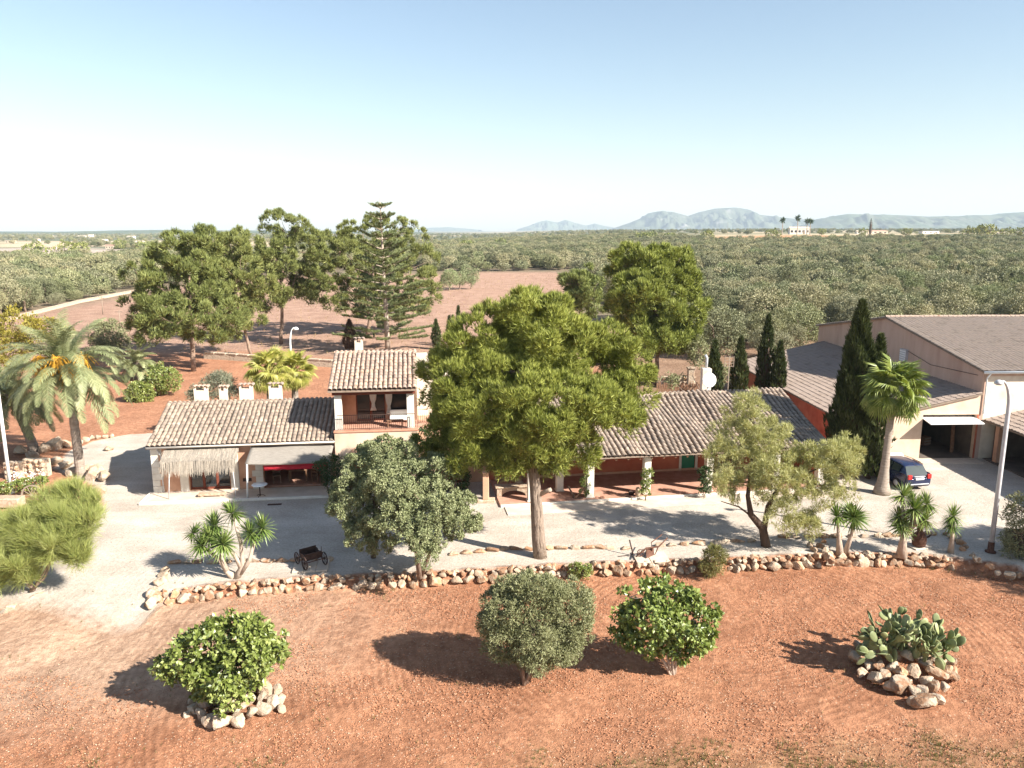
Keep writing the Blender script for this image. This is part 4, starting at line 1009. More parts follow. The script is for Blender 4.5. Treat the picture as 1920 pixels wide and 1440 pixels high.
# ---- olives: wild grove on the right and behind, a few single ones in the field
def olive_meshes(n_var, n_clump, per, ln, wd, k, mat, seed, R_=2.3, hh=1.7):
    out = []
    for i in range(n_var):
        rg = np.random.default_rng(seed + i); bl = [(0, 0, 2.3, R_ * .75, R_ * .75, hh * .75)]
        for j in range(7):
            a = 2 * math.pi * j / 7 + rg.normal(0, .3); rr = R_ * rg.uniform(.35, .65); s_ = rg.uniform(.35, .6)
            bl.append((rr * math.cos(a), rr * math.sin(a), rg.uniform(1.4, 3.0), R_ * s_, R_ * s_, hh * s_))
        P, D, cl = clump_points(bl, n_clump, (.35, .7), per, rg, .3)
        v, f = leaves(P, D, ln, wd, k, .6, rg)
        tb = B(); limb(tb, (0, 0, -.2), (rg.normal(0, .2), rg.normal(0, .2), 1.5), .17, .11, rg, 4, .08, 7)
        for j in range(1, 5): limb(tb, (0, 0, 1.1), bl[j][:3], .08, .03, rg, 3, .08, 5)
        out.append((np_mesh('olive_crown', v, f, mat), tb.mesh('olive_trunk', M['bark_pine'], True)))
    return out
OL = olive_meshes(5, 120, 80, .17, .085, 1, M['olive_wild'], 70)
OLF = olive_meshes(4, 70, 30, .36, .18, 1, M['olive_wild'], 80)
def grove_mask(x, y):
    px = 960 + FOC * x / (y * _c + CAM_H * _s)
    right = (x > 20 + (y - 85) * .012) & (y > 84) & ~((x < 36) & (y < 88))
    back = (y > 295 + .0 * x) & (x > -60)
    lw = [G(*q) for q in [(-260, 655), (0, 598), (120, 570), (240, 545), (420, 520), (640, 505), (640, 478), (270, 492), (120, 497), (-260, 505)]]
    left = in_poly(x, y, lw)
    hallz = (x > 20) & (x < 66) & (y < 84)
    return (right | back | left) & ~hallz
n = 26000
yy = 70 + (860 - 70) * rng.uniform(0, 1, n) ** .62; xx = rng.uniform(-.72, .74, n) * (yy + 12)
ok = grove_mask(xx, yy) & ~((xx > 145) & (yy > 575)) & (vnoise(xx, yy, 16, 21) > .16); xx, yy = xx[ok], yy[ok]
# thin so that crowns touch but do not coincide (cell hashing)
cell = {}; keep = []
for i in range(len(xx)):
    q = (int(xx[i] // 3.7), int(yy[i] // 3.7))
    if q in cell: continue
    cell[q] = 1; keep.append(i)
xx, yy = xx[keep], yy[keep]
order = np.argsort(np.hypot(xx, yy)); xx, yy = xx[order], yy[order]; zz = height(xx, yy)
isr = xx > -30
for i in range(300):
    p = (xx[i], yy[i], zz[i] - .1); s_ = rng.uniform(.8, 1.75)
    lab, grp = ('grey-green wild olive among many in the dense grove on the right', 'wild olives of the right grove') if isr[i] else ('grey-green olive among many beyond the field wall on the left', 'olives beyond the left field wall')
    t = thing('olive_tree', lab, 'tree', p, rng.uniform(0, 6.28), grp); t.scale = (s_, s_, s_ * rng.uniform(.8, 1.15))
    cm, tm = OL[i % 5]
    link('crown', cm, t); link('trunk', tm, t)
# the rest of the wood reads as one mass
src = bpy.data.collections.new('olive_sources')
for i, (cm, tm) in enumerate(OLF):
    o = bpy.data.objects.new('olive_source', cm); src.objects.link(o)
rest = np.stack([xx[300:], yy[300:], zz[300:] - .2], 1)
yf = 880 + (3000 - 880) * rng.uniform(0, 1, 5200) ** .75; xf = rng.uniform(-.75, .75, 5200) * yf
kp = ~((vnoise(xf, yf, 140, 8) + .35 * vnoise(xf * .4, yf, 60, 9)) > .78)
xl = rng.uniform(-.72, -.05, 2600); yl = 330 + 560 * rng.uniform(0, 1, 2600) ** .8; xl = xl * yl
kl = (vnoise(xl, yl, 60, 14) > .6) & ~in_poly(xl, yl, quarry) & ~in_poly(xl, yl, straw) & ~grove_mask(xl, yl)
far_p = np.stack([np.concatenate([xf[kp], xl[kl]]), np.concatenate([yf[kp], yl[kl]])], 1)
rest = np.concatenate([rest, np.concatenate([far_p, height(far_p[:, 0], far_p[:, 1])[:, None] - .2], 1)])
def scatter(name, pts, source_col, smin, smax, label):
    me = bpy.data.meshes.new(name); me.vertices.add(len(pts)); me.vertices.foreach_set('co', pts.astype(np.float32).ravel())
    o = link(name, me); ng = bpy.data.node_groups.new(name, 'GeometryNodeTree')
    ng.interface.new_socket('Geometry', in_out='INPUT', socket_type='NodeSocketGeometry'); ng.interface.new_socket('Geometry', in_out='OUTPUT', socket_type='NodeSocketGeometry')
    gi, go = ng.nodes.new('NodeGroupInput'), ng.nodes.new('NodeGroupOutput'); ip = ng.nodes.new('GeometryNodeInstanceOnPoints')
    ci = ng.nodes.new('GeometryNodeCollectionInfo'); ci.inputs['Collection'].default_value = source_col; ci.inputs['Separate Children'].default_value = True; ci.inputs['Reset Children'].default_value = True
    rs = ng.nodes.new('FunctionNodeRandomValue'); rs.data_type = 'FLOAT_VECTOR'; rs.inputs[0].default_value = (smin, smin, smin); rs.inputs[1].default_value = (smax, smax, smax)
    rr = ng.nodes.new('FunctionNodeRandomValue'); rr.data_type = 'FLOAT_VECTOR'; rr.inputs[0].default_value = (0, 0, 0); rr.inputs[1].default_value = (0, 0, 6.28)
    L = ng.links.new
    L(gi.outputs[0], ip.inputs['Points']); L(ci.outputs[0], ip.inputs['Instance']); ip.inputs['Pick Instance'].default_value = True
    L(rr.outputs[0], ip.inputs['Rotation']); L(rs.outputs[0], ip.inputs['Scale']); L(ip.outputs[0], go.inputs[0])
    md = o.modifiers.new('scatter', 'NODES'); md.node_group = ng
    return tag(o, label, 'trees', kind='stuff')
scatter('olive_wood', rest, src, .75, 1.75, 'far-off grey-green olive and scrub wood reaching to the horizon')
# single olives standing in the red field
OLS = olive_meshes(3, 130, 30, .26, .11, 1, M['mastic_leaf'], 90, 2.2, 1.5)
for i, (px, py, s_) in enumerate(((843, 547, .95), (862, 545, .85), (884, 544, 1.0))):
    p = G(px, py); p.z = hz(p.x, p.y) - .1; t = thing('olive_tree', ['round olive in the red field, left of three', 'slim olive in the red field, middle of three', 'round olive in the red field, right of three'][i], 'tree', p, i * 2.0, 'olives in the red field')
    t.scale = (s_ * 1.15, s_ * 1.15, s_ * 1.5); link('crown', OLS[i][0], t); link('trunk', OLS[i][1], t)

# ---- generic leafy shrub or small tree
def shrub(name, label, base, blobs, seed, n_clump, per, ln, wd, k, mat, spread=.6, clump_r=(.2, .4), bark='bark_pine', stems=3, droop=0, up=.3, cat='shrub', group=None, needle=False, r0=.06, stem_pts=None, shell=(.5, 1.0), sub=0):
    rg = np.random.default_rng(seed); base = Vector(base); t = thing(name, label, cat, base, 0, group)
    bl = [(x - base.x, y - base.y, z - base.z, a, b_, c_) for x, y, z, a, b_, c_ in blobs]
    P, D, cl = clump_points(sublobes(bl, sub, rg) if sub else bl, n_clump, clump_r, per, rg, up, shell)
    P[:, 2] = np.maximum(P[:, 2], .04)
    v, f = (needles(P, D + np.array((0, 0, -droop)), ln, wd, k, spread, rg) if needle else leaves(P, D, ln, wd, k, spread, rg, droop))
    link('crown', np_mesh('crown', v, f, M[mat]), t)
    b = B()
    if stem_pts:
        for s_ in stem_pts: b.tube([Vector(q) - base for q in s_[0]], s_[1], 8)
    else:
        for i in range(stems):
            q = bl[i % len(bl)]; limb(b, (rg.normal(0, .05), rg.normal(0, .05), -.05), q[:3], r0, r0 * .3, rg, 4, .06, 7)
    b.obj('trunk', M[bark], t, True)
    b = B()
    for p in cl[::max(1, len(cl) // 40)]:
        j = int(np.argmin([np.linalg.norm(p - np.array(q[:3])) for q in bl])); limb(b, bl[j][:3], p, r0 * .3, .006, rg, 3, .08, 4)
    tag(b.obj('branches', M[bark], t, True), kind='stuff')
    return t
def sh(name, label, basepx, lobes, z=0.0, Y=None, **kw):
    p = G(basepx[0], basepx[1], z) if Y is None else Vector((at(basepx[0], basepx[1], Y).x, Y, z))
    return shrub(name, label, p, blobs_px(lobes, p.y, ppm_at((0, p.y, 1.5)) / (1.03 if kw.get('sub') else 1)), **kw)
# front field
sh('olive_shrub', 'round grey-green olive bush in the middle of the red field', (985, 1283), [(1005, 1160, 80, 72, 0), (945, 1160, 45, 60, 0), (1065, 1150, 45, 62, .2), (1000, 1110, 70, 35, 0), (1010, 1215, 72, 38, 0), (950, 1210, 40, 32, .2), (1060, 1200, 38, 42, 0)], z=FIELD_Z,
   seed=101, n_clump=620, per=40, ln=.13, wd=.032, k=3, mat='olive_leaf', spread=.5, clump_r=(.14, .32), stems=4, up=.5, r0=.07, cat='bush')
FIG = dict(per=14, ln=.2, wd=.14, k=2, mat='broad_leaf', spread=.75, clump_r=(.12, .26), bark='bark_pale', droop=.45, sub=5)
sh('fig_bush', 'leafy green fig bush on a pale stone mound, left in the red field', (418, 1330), [(430, 1235, 70, 60, 0), (360, 1240, 48, 40, 0), (480, 1225, 50, 40, 0), (400, 1200, 45, 28, .2), (450, 1190, 40, 26, .2), (485, 1185, 20, 26, .2), (420, 1290, 66, 34, -.2), (335, 1255, 26, 22, 0), (515, 1235, 22, 20, 0)], z=FIELD_Z, seed=102, n_clump=340, cat='bush', stems=5, **FIG)
sh('fig_bush', 'leafy green fig bush with slim bare stem beside the round olive bush', (1262, 1264), [(1250, 1165, 70, 50, 0), (1200, 1160, 40, 42, 0), (1300, 1160, 36, 45, 0), (1240, 1120, 55, 26, .2), (1290, 1110, 22, 18, 0), (1180, 1120, 18, 16, 0), (1230, 1215, 55, 28, 0), (1320, 1205, 26, 24, 0), (1175, 1195, 28, 20, 0), (1290, 1210, 28, 26, 0)], z=FIELD_Z, seed=103, n_clump=270, cat='bush', stems=5, **FIG)
# mastic tree by the wall
mp = G(788, 1084)
shrub('mastic_tree', 'dense grey-green mastic tree with two trunks left of the big pine', mp, blobs_px([(690, 880, 48, 48, 1.8), (735, 860, 45, 40, 1), (680, 940, 55, 50, .8), (740, 920, 62, 60, 0), (800, 900, 48, 42, .5), (850, 950, 42, 42, 0), (820, 960, 50, 48, -.8), (760, 990, 55, 45, -1.2), (690, 1005, 38, 42, 0), (720, 840, 22, 18, 1), (870, 985, 32, 35, -.3), (800, 1030, 30, 35, -1.2), (650, 930, 25, 28, 1), (740, 960, 60, 50, 1.5)], mp.y, ppm_at((0, mp.y, 2))), 110, 1000, 52, .11, .05, 3, 'mastic_leaf', sub=6, clump_r=(.13, .30), cat='tree', r0=.11,
      stem_pts=[([mp, at(780, 1020, mp.y), at(770, 960, mp.y)], [.14, .11, .06]), ([mp, at(820, 1000, mp.y), at(840, 950, mp.y)], [.1, .08, .04]), ([G(700, 1045), at(705, 990, mp.y + .8), at(700, 930, mp.y + 1)], [.13, .1, .06])], up=.35)
# feathery tamarisk on the right
tp = G(1437, 1024)
shrub('tamarisk_tree', 'feathery yellow-green tamarisk with dark forked trunk before the porch', tp, blobs_px([(1395, 800, 42, 45, 1.5), (1370, 850, 45, 45, .8), (1420, 820, 36, 50, 1), (1430, 870, 45, 55, 1), (1375, 915, 34, 35, -.2), (1500, 860, 50, 32, .2), (1560, 870, 52, 42, 0), (1590, 850, 32, 30, .4), (1510, 920, 55, 50, -.5), (1470, 940, 45, 50, -.4), (1560, 920, 42, 35, -.3), (1500, 985, 30, 28, -.8), (1450, 900, 40, 40, -.8), (1400, 760, 25, 26, 1.5), (1350, 900, 20, 35, -.5), (1460, 815, 22, 20, .8)], tp.y, ppm_at((0, tp.y, 2.5))), 111, 520, 46, .22, .026, 4, 'feather_leaf', sub=6, clump_r=(.15, .38), cat='tree', bark='bark_dark', droop=.35, needle=True, spread=.5,
      stem_pts=[([tp - Vector((0, 0, .1)), at(1430, 990, tp.y), at(1408, 965, tp.y), at(1402, 930, tp.y), at(1410, 860, tp.y + .5)], [.24, .2, .15, .11, .05]), ([at(1432, 995, tp.y), at(1440, 950, tp.y), at(1465, 905, tp.y), at(1530, 880, tp.y)], [.16, .13, .1, .04]), ([at(1405, 965, tp.y), at(1385, 950, tp.y - .2), at(1352, 940, tp.y - .3)], [.05, .04, .02])], up=.1, shell=(.35, 1.0))
# broom at the lower left
wp = G(60, 1105)
shrub('broom_shrub', 'big wispy yellow-green broom shrub at the left edge by the drive', wp, blobs_px([(115, 945, 48, 26, .8), (55, 1000, 75, 38, .4), (150, 985, 40, 36, .3), (30, 1045, 80, 45, 0), (110, 1040, 50, 38, -.3), (-40, 1030, 75, 45, .2), (0, 1085, 60, 24, -.4), (172, 965, 18, 26, .4)], wp.y, ppm_at((0, wp.y, 1.2))), 112, 420, 40, .55, .016, 6, 'broom_leaf', sub=5, clump_r=(.12, .4), cat='shrub', needle=True, spread=.4, stems=6, up=.55, shell=(.3, 1.0))
# shrubs round the house
sh('bay_bush', 'dark green glossy bush right of the reed awning', (622, 938), [(620, 875, 26, 22, 0), (630, 905, 22, 22, 0), (605, 870, 16, 14, 0)], seed=120, n_clump=90, per=22, ln=.12, wd=.06, k=2, mat='dark_leaf', clump_r=(.15, .3), cat='bush')
sh('climbing_vine', 'dark creeper mass on the house front behind the mastic tree', (800, 925), [(800, 830, 30, 35, 0), (820, 870, 42, 40, 0), (850, 900, 40, 26, 0), (790, 850, 22, 40, 0), (850, 850, 30, 30, .5)], Y=43.6, seed=121, n_clump=170, per=24, ln=.13, wd=.07, k=2, mat='dark_leaf', clump_r=(.15, .35), cat='climber')
sh('citrus_bush', 'bright green bush behind the date palm, left of two', (262, 752), [(262, 735, 20, 18, 0), (250, 740, 14, 14, 0), (272, 742, 14, 14, 0)], seed=122, n_clump=100, per=20, ln=.2, wd=.11, k=2, mat='broad_leaf', clump_r=(.25, .45), cat='bush')
sh('citrus_bush', 'bright green bush behind the date palm, taller right one of two', (300, 742), [(300, 708, 30, 24, 0), (315, 715, 22, 22, 0), (290, 725, 24, 18, 0)], seed=123, n_clump=140, per=20, ln=.2, wd=.11, k=2, mat='broad_leaf', clump_r=(.25, .5), cat='bush')
sh('grey_bush', 'grey-green bush peeping over the low house between chimneys', (400, 770), [(410, 725, 28, 26, 0), (368, 740, 14, 18, 0), (430, 740, 14, 18, 0)], Y=56, seed=124, n_clump=150, per=22, ln=.22, wd=.05, k=2, mat='grey_shrub', clump_r=(.2, .45), cat='bush')
sh('round_bush', 'round grey bush at the edge of the red field on the left', (205, 660), [(205, 628, 30, 28, 0), (190, 632, 20, 22, 0), (222, 635, 18, 20, 0)], seed=125, n_clump=170, per=18, ln=.35, wd=.1, k=2, mat='olive_leaf', clump_r=(.35, .7), cat='bush')
sh('acacia_tree', 'yellow-flowering bushy tree at the left edge behind the palms', (10, 720), [(30, 612, 42, 28, 0), (-10, 640, 45, 40, 0), (60, 625, 28, 24, 0), (20, 655, 45, 35, 0), (100, 620, 25, 20, 1)], Y=70, seed=126, n_clump=210, per=20, ln=.3, wd=.12, k=2, mat='yellow_leaf', clump_r=(.35, .7), cat='tree')
sh('wall_shrub', 'straggly dry shrub with red blooms growing at the stone wall', (1335, 1082), [(1335, 1050, 22, 26, 0), (1330, 1062, 20, 20, -.1), (1345, 1040, 16, 16, 0)], z=FIELD_Z, seed=127, n_clump=70, per=18, ln=.2, wd=.025, k=3, mat='weed', clump_r=(.1, .22), cat='shrub', up=.8, stems=5, r0=.02)
sh('flower_bush', 'small bush with red flowers at the wall behind the olive bush', (1088, 1087), [(1090, 1070, 18, 14, 0), (1080, 1066, 12, 10, 0)], z=FIELD_Z, seed=128, n_clump=60, per=14, ln=.1, wd=.06, k=2, mat='broad_leaf', clump_r=(.08, .16), cat='bush', r0=.02)
sh('edge_bush', 'grey-green bush at the right edge beside the dark planter', (1925, 1040), [(1925, 960, 40, 40, 0), (1915, 1000, 32, 40, -.2), (1940, 1020, 40, 40, 0), (1905, 1025, 22, 24, -.3)], seed=129, n_clump=220, per=22, ln=.13, wd=.045, k=2, mat='olive_leaf', clump_r=(.15, .35), cat='bush')
# pine just outside the right edge, whose shade falls across the yard corner
op = Vector((30.5, 31.0, 0))
pine('pine_tree', 'pine standing just beyond the right edge of the picture', op, [(30.5, 31, 5.2, 2.6, 2.6, 1.6), (32, 30, 6, 2.4, 2.4, 1.7), (29.6, 29.6, 4.6, 1.9, 2, 1.2), (31, 32.4, 4.4, 2, 2, 1.2)], (30.7, 31, 5.5), .25, 110, 40, .4, .05, 7, M['pine_near'], M['bark_pine'], 37)
for i, (px, yt, yb, dy) in enumerate(((1097, 868, 937, -.25), (1211, 870, 940, -.25), (1320, 868, 935, -.3))):
    p = G(px, yb); s_ = ppm_at((0, p.y, 1)); hh = at(px, yt, p.y).z
    shrub('climbing_plant', ['climber on the porch pillar nearest the big pine', 'leafy climber on the second white porch pillar', 'dark climber on the porch pillar behind the tamarisk'][i], p, [(p.x, p.y, hh * q, .22 + .06 * i, .2, .28) for q in (.25, .5, .75)], 130 + i, 30 + 12 * i, 12, .13, .07, 2, 'broad_leaf' if i < 2 else 'dark_leaf', clump_r=(.08, .16), cat='climber', r0=.02, group='climbers on the porch pillars')

# ================================================================== palms and yuccas
def frond_mesh(e0, bend, L, mat, seed, npair=84, lw=.034, ll=.62):
    rg = np.random.default_rng(seed); n = 14; pts = [np.zeros(3)]; angs = []
    for i in range(n):
        a = e0 - bend * ((i + .5) / n) ** 1.3; angs.append(a); pts.append(pts[-1] + np.array((math.cos(a), 0, math.sin(a))) * L / n)
    pts = np.array(pts); vs, fs = [], []
    for i in range(n + 1):
        r_ = .035 * (1 - i / n) + .006; vs += [pts[i] + (0, -r_, 0), pts[i] + (0, r_, 0), pts[i] + (0, 0, -r_ * 1.2)]
    for i in range(n):
        for k in range(3): a, c_ = i * 3 + k, i * 3 + (k + 1) % 3; fs.append((a, c_, c_ + 3, a + 3))
    for j in range(npair):
        s_ = .12 + .87 * j / npair; f_ = s_ * n; i = min(int(f_), n - 1); p = pts[i] + (pts[i + 1] - pts[i]) * (f_ - i); a = angs[i]
        tang = np.array((math.cos(a), 0, math.sin(a))); up = np.array((-math.sin(a), 0, math.cos(a)))
        ln = ll * (math.sin(math.pi * min(1, s_ * .9 + .12)) ** .6 + .12)
        for sg in (-1, 1):
            d = tang * .75 + np.array((0, sg, 0)) * .85 + up * .18 + rg.normal(0, .09, 3) - np.array((0, 0, .25)); d /= np.linalg.norm(d)
            q = p + d * ln * .55; e = p + d * ln + np.array((0, 0, -.16 * ln)); w = np.cross(d, up); w = w / np.linalg.norm(w) * lw * .5
            k = len(vs); vs += [p - w * .5, p + w * .5, q + w, e, q - w]; fs += [(k, k + 1, k + 2, k + 4), (k + 4, k + 2, k + 3, k + 3)]
    me = bpy.data.meshes.new('frond'); me.from_pydata([tuple(v) for v in vs], [], [f if len(set(f)) == 4 else f[:3] for f in fs]); me.materials.append(mat)
    return me
def date_palm(label, base, top, nf, L, seed, fruit=True, tr=.24, group=None):
    rg = np.random.default_rng(seed); base = Vector(base); t = thing('date_palm', label, 'palm', base, 0, group); top = Vector(top) - base
    pts = [Vector((top.x * s_ ** 1.3, top.y * s_, top.z * s_)) for s_ in np.linspace(0, 1, 22)]
    B().tube(pts, [tr * (1.25 - .35 * s_) * (1 + .05 * ((i % 2) * 2 - 1)) for i, s_ in enumerate(np.linspace(0, 1, 22))], 12).obj('trunk', M['palm_trunk'], t)
    B().lathe([(tr * .9, -.55), (tr * 1.7, -.15), (tr * 1.5, .25), (.05, .5)], top, 12).obj('crown_shaft', M['palm_trunk'], t)
    var = [frond_mesh(R(e), R(b_), L, M['date_frond'], seed + i) for i, (e, b_) in enumerate(((80, 75), (62, 105), (42, 115), (20, 105), (0, 80)))]
    for i in range(nf):
        q = (i / nf) ** .85 * 4.99; o = link('frond', var[int(q)], t, top + Vector((0, 0, .25 - .1 * q)), (rg.normal(0, .15), rg.normal(0, .1), i * 2.39996 + rg.normal(0, .15)))
        s_ = rg.uniform(.85, 1.12); o.scale = (s_, s_, s_)
    if fruit:
        for i in range(6):
            a = -2.9 + i * .5; d = Vector((math.cos(a), math.sin(a), 0)); c_ = top + d * 1.35 + Vector((0, 0, .35 + .65 * (i % 2)))
            b = B(); b.tube([top + Vector((0, 0, .2)), top + d * .7 + Vector((0, 0, .9)), c_ + Vector((0, 0, .2))], [.03, .025, .02], 5)
            for k in range(90):
                e = Vector(rg.normal(0, .22, 3)); p = c_ + Vector((0, 0, .2)); b.tube([p, p + e * .7 + Vector((0, 0, -.2)), p + e * 1.2 + Vector((0, 0, -.5 - rg.uniform(0, .35)))], [.012, .02, .022], 4)
            b.obj('fruit_cluster', M['date_fruit'], t)
p0 = G(152, 893); date_palm('tall date palm with orange fruit clusters standing left of the low house', p0, at(126, 700, p0.y), 84, 4.5, 201)
p1 = G(66, 848); date_palm('leaning date palm with dark trunk at the left edge', p1, at(20, 745, p1.y - .5), 60, 3.8, 202, fruit=False, tr=.26)
p2 = G(262, 712); date_palm('small date palm behind the bright green bushes', p2, p2 + Vector((0, 0, 1.6)), 34, 2.4, 203, fruit=False, tr=.25)

def fan_mesh(mat, seed, R_=.95, pet=.95, nseg=26, droop=.5):
    rg = np.random.default_rng(seed); vs, fs = [], []
    b = B(); b.tube([(0, 0, 0), (pet * .5, 0, .04), (pet, 0, 0)], [.03, .022, .015], 4); vs = [np.array(v) for v in b.v]; fs = list(b.f)
    c_ = np.array((pet, 0, 0))
    for i in range(nseg):
        a0, a1 = R(-125) + R(250) * i / nseg, R(-125) + R(250) * (i + 1) / nseg; am = (a0 + a1) / 2
        r_ = R_ * (.8 + .2 * math.cos(am * .7)) * rg.uniform(.92, 1.05); fold = .05
        def P(a, q, dz): return c_ + np.array((math.cos(a) * q, math.sin(a) * q, dz - droop * q * q * .35 / R_))
        k = len(vs); vs += [c_, P(a0, r_ * .6, 0), P(am, r_ * .62, fold), P(a1, r_ * .6, 0), P(am + rg.normal(0, .03), r_, -.22 * R_ * rg.uniform(.4, 1.5))]
        fs += [(k, k + 1, k + 2), (k, k + 2, k + 3), (k + 1, k + 4, k + 2), (k + 2, k + 4, k + 3)]
    me = bpy.data.meshes.new('fan_leaf'); me.from_pydata([tuple(v) for v in vs], [], fs); me.materials.append(mat); return me
def fan_palm(label, base, top, nl, seed, mat, R_=.85, pet=.95, tr=(.42, .2), group=None, dry=14):
    rg = np.random.default_rng(seed); base = Vector(base); t = thing('fan_palm', label, 'palm', base, 0, group); top = Vector(top) - base
    n = 18; prof = [tr[1] + (tr[0] - tr[1]) * math.exp(-s_ * 7) for s_ in np.linspace(0, 1, n)]
    B().tube([top * s_ for s_ in np.linspace(0, 1, n)], [p * (1 + .03 * ((i % 2) * 2 - 1)) for i, p in enumerate(prof)], 14).obj('trunk', M['palm_trunk'], t, True)
    var = [fan_mesh(M[mat], seed + i, R_, pet, droop=.3 + .4 * i) for i in range(3)]; dv = fan_mesh(M['dry_leaf'], seed + 9, R_ * .8, pet * .5, droop=1.2)
    for i in range(nl):
        q = i / nl; e = R(82) - R(135) * q ** .9; o = link('leaf', var[min(2, int(q * 3))], t, top + Vector((0, 0, .15)), (rg.normal(0, .35), -e, i * 2.39996 + rg.normal(0, .15))); s_ = rg.uniform(.85, 1.1); o.scale = (s_, s_, s_)
    for i in range(dry):
        link('dry_leaf', dv, t, top + Vector((0, 0, -.1)), (rg.normal(0, .3), R(62 + rg.uniform(-8, 18)), i * 2.39996))
    return t
p = G(1653, 925); fan_palm('tall fan palm with swollen trunk beside the dark estate car', p, at(1676, 735, p.y), 48, 211, 'fan_leaf', .98, 1.05, (.52, .19))
pa = Vector((at(505, 750, 56).x, 56, 0)); fan_palm('yellowish fan palm rising behind the low house, left of a pair', pa, at(505, 700, 56), 42, 212, 'fan_leaf_yellow', .95, 1.0, (.4, .24), 'fan palms behind the low house', 22)
pb = Vector((at(552, 750, 57).x, 57, 0)); fan_palm('yellowish fan palm rising behind the low house, right of a pair', pb, at(552, 700, 57), 34, 213, 'fan_leaf_yellow', .85, .9, (.4, .24), 'fan palms behind the low house', 22)

def rosette_mesh(seed, L=.74, n=120, wd=.062):
    rg = np.random.default_rng(seed); vs, fs = [], []
    for i in range(n):
        e = R(88) - R(140) * (i / n) ** .8; a = i * 2.39996; d = np.array((math.cos(a) * math.cos(e), math.sin(a) * math.cos(e), math.sin(e)))
        s_ = np.array((-math.sin(a), math.cos(a), 0)); l = L * rg.uniform(.8, 1.1); sag = np.array((0, 0, -.12 * l * math.cos(e)))
        k = len(vs); p = d * .04; m = p + d * l * .5; t_ = p + d * l + sag
        vs += [p - s_ * wd * .35, p + s_ * wd * .35, m + s_ * wd * .5, t_, m - s_ * wd * .5]; fs += [(k, k + 1, k + 2, k + 4), (k + 4, k + 2, k + 3)]
    me = bpy.data.meshes.new('rosette'); me.from_pydata([tuple(v) for v in vs], [], fs); me.materials.append(M['yucca_leaf']); return me
ROS = [rosette_mesh(220 + i) for i in range(3)]
def yucca(label, basepx, heads, stems, r0, seed, z=0):
    base = G(basepx[0], basepx[1], z); t = thing('yucca', label, 'yucca', base, 0, 'yuccas in the gravel bed'); rg = np.random.default_rng(seed)
    Y = base.y; W = lambda q: at(q[0], q[1], Y + (q[2] if len(q) > 2 else 0)) - base
    for s_ in stems:
        pts = [W(q) for q in s_]; rad = list(np.linspace(r0, r0 * .42, len(pts)))
        if s_[0] == basepx: pts[0].z = -.05; rad[0] *= 1.5
        B().tube(pts, rad, 9).obj('stem', M['bark_pale'], t, True)
    for i, h in enumerate(heads):
        o = link('leaf_rosette', ROS[i % 3], t, W(h[:2] + (h[3] if len(h) > 3 else 0,)), (rg.normal(0, .25), rg.normal(0, .25), rg.uniform(0, 6))); o.scale = (h[2],) * 3
    return t
yucca('branched yucca with seven leaf heads left in the gravel bed', (442, 1083), [(362, 1000, .75, .2), (378, 1022, 1.0, -.2), (402, 985, 1.05, .3), (418, 1020, 1.05, -.3), (437, 962, 1.0, .2), (470, 1000, 1.0, 0), (492, 990, 1.0, .2), (395, 1005, 1.0, 0)],
      [((442, 1083), (425, 1072), (412, 1050), (385, 1028)), ((425, 1070), (414, 1045), (416, 1025)), ((442, 1083), (455, 1060), (452, 1020), (438, 970)), ((450, 1075), (468, 1050), (480, 1005)), ((452, 1062), (440, 1040), (428, 1030))], .13, 231)
yucca('two-headed yucca beside the tamarisk, leftmost of the three right of it', (1575, 1038), [(1570, 968, 1.0), (1590, 958, .8, .3), (1602, 970, 1.05, -.1)], [((1575, 1038), (1573, 1005), (1570, 970)), ((1585, 1036), (1598, 1000), (1602, 975))], .13, 232)
yucca('tall branched yucca beside the rusty stove, middle of the three', (1690, 1042), [(1692, 930, 1.0, .2), (1712, 938, .8, .2), (1685, 970, .9, .1), (1715, 955, 1.1, -.2), (1738, 945, .95), (1692, 985, 1.0, 0), (1735, 975, 1.05, -.1)], [((1690, 1042), (1694, 1005), (1692, 940)), ((1694, 1002), (1712, 985), (1735, 970)), ((1712, 985), (1716, 965), (1715, 950)), ((1715, 965), (1732, 950))], .18, 233)
yucca('small single-stemmed yucca at the right end of the stone wall', (1782, 1036), [(1787, 968, .95), (1783, 985, .8, .1)], [((1782, 1036), (1786, 1005), (1786, 972))], .11, 234)

# ================================================================== stones
def rock_mesh(seed, mat, cuts=10, sub=3):
    rg = np.random.default_rng(seed); bm = bmesh.new(); bmesh.ops.create_icosphere(bm, subdivisions=sub, radius=1)
    pl = unit(rg.normal(size=(cuts, 3))); dd = rg.uniform(.42, .8, cuts)
    for v in bm.verts:
        c_ = np.array(v.co); k = 1.0
        for n_, d_ in zip(pl, dd):
            q = float(c_ @ n_)
            if q > d_: k = min(k, d_ / q)
        v.co = Vector(c_ * k * (1 + rg.normal(0, .012)))
    me = bpy.data.meshes.new('rock'); bm.to_mesh(me); bm.free(); me.materials.append(mat)
    me.polygons.foreach_set('use_smooth', [False] * len(me.polygons)); return me
ROCK = [rock_mesh(300 + i, M['limestone']) for i in range(10)] + [rock_mesh(320 + i, M['limestone_pale']) for i in range(6)]
def put_rock(parent, p, s3, rg, name='stone', pale=None):
    pool = ROCK[10:] if pale else ROCK
    return link(name, pool[int(rg.integers(len(pool)))], parent, p, tuple(rg.uniform(-.5, .5, 2)) + (rg.uniform(0, 6.28),), s3)
def along(poly, step, rg, jit=.15):
    out = []; d = 0
    for a, c_ in zip(poly[:-1], poly[1:]):
        L = (c_ - a).length
        while d < L: out.append(a.lerp(c_, d / L)); d += step * rg.uniform(1 - jit * 2, 1 + jit * 2)
        d -= L
    return out
rg = np.random.default_rng(400)
wall = thing('stone_wall', 'low dry stone wall of pale rocks between gravel bed and red field', 'wall', (0, 0, 0))
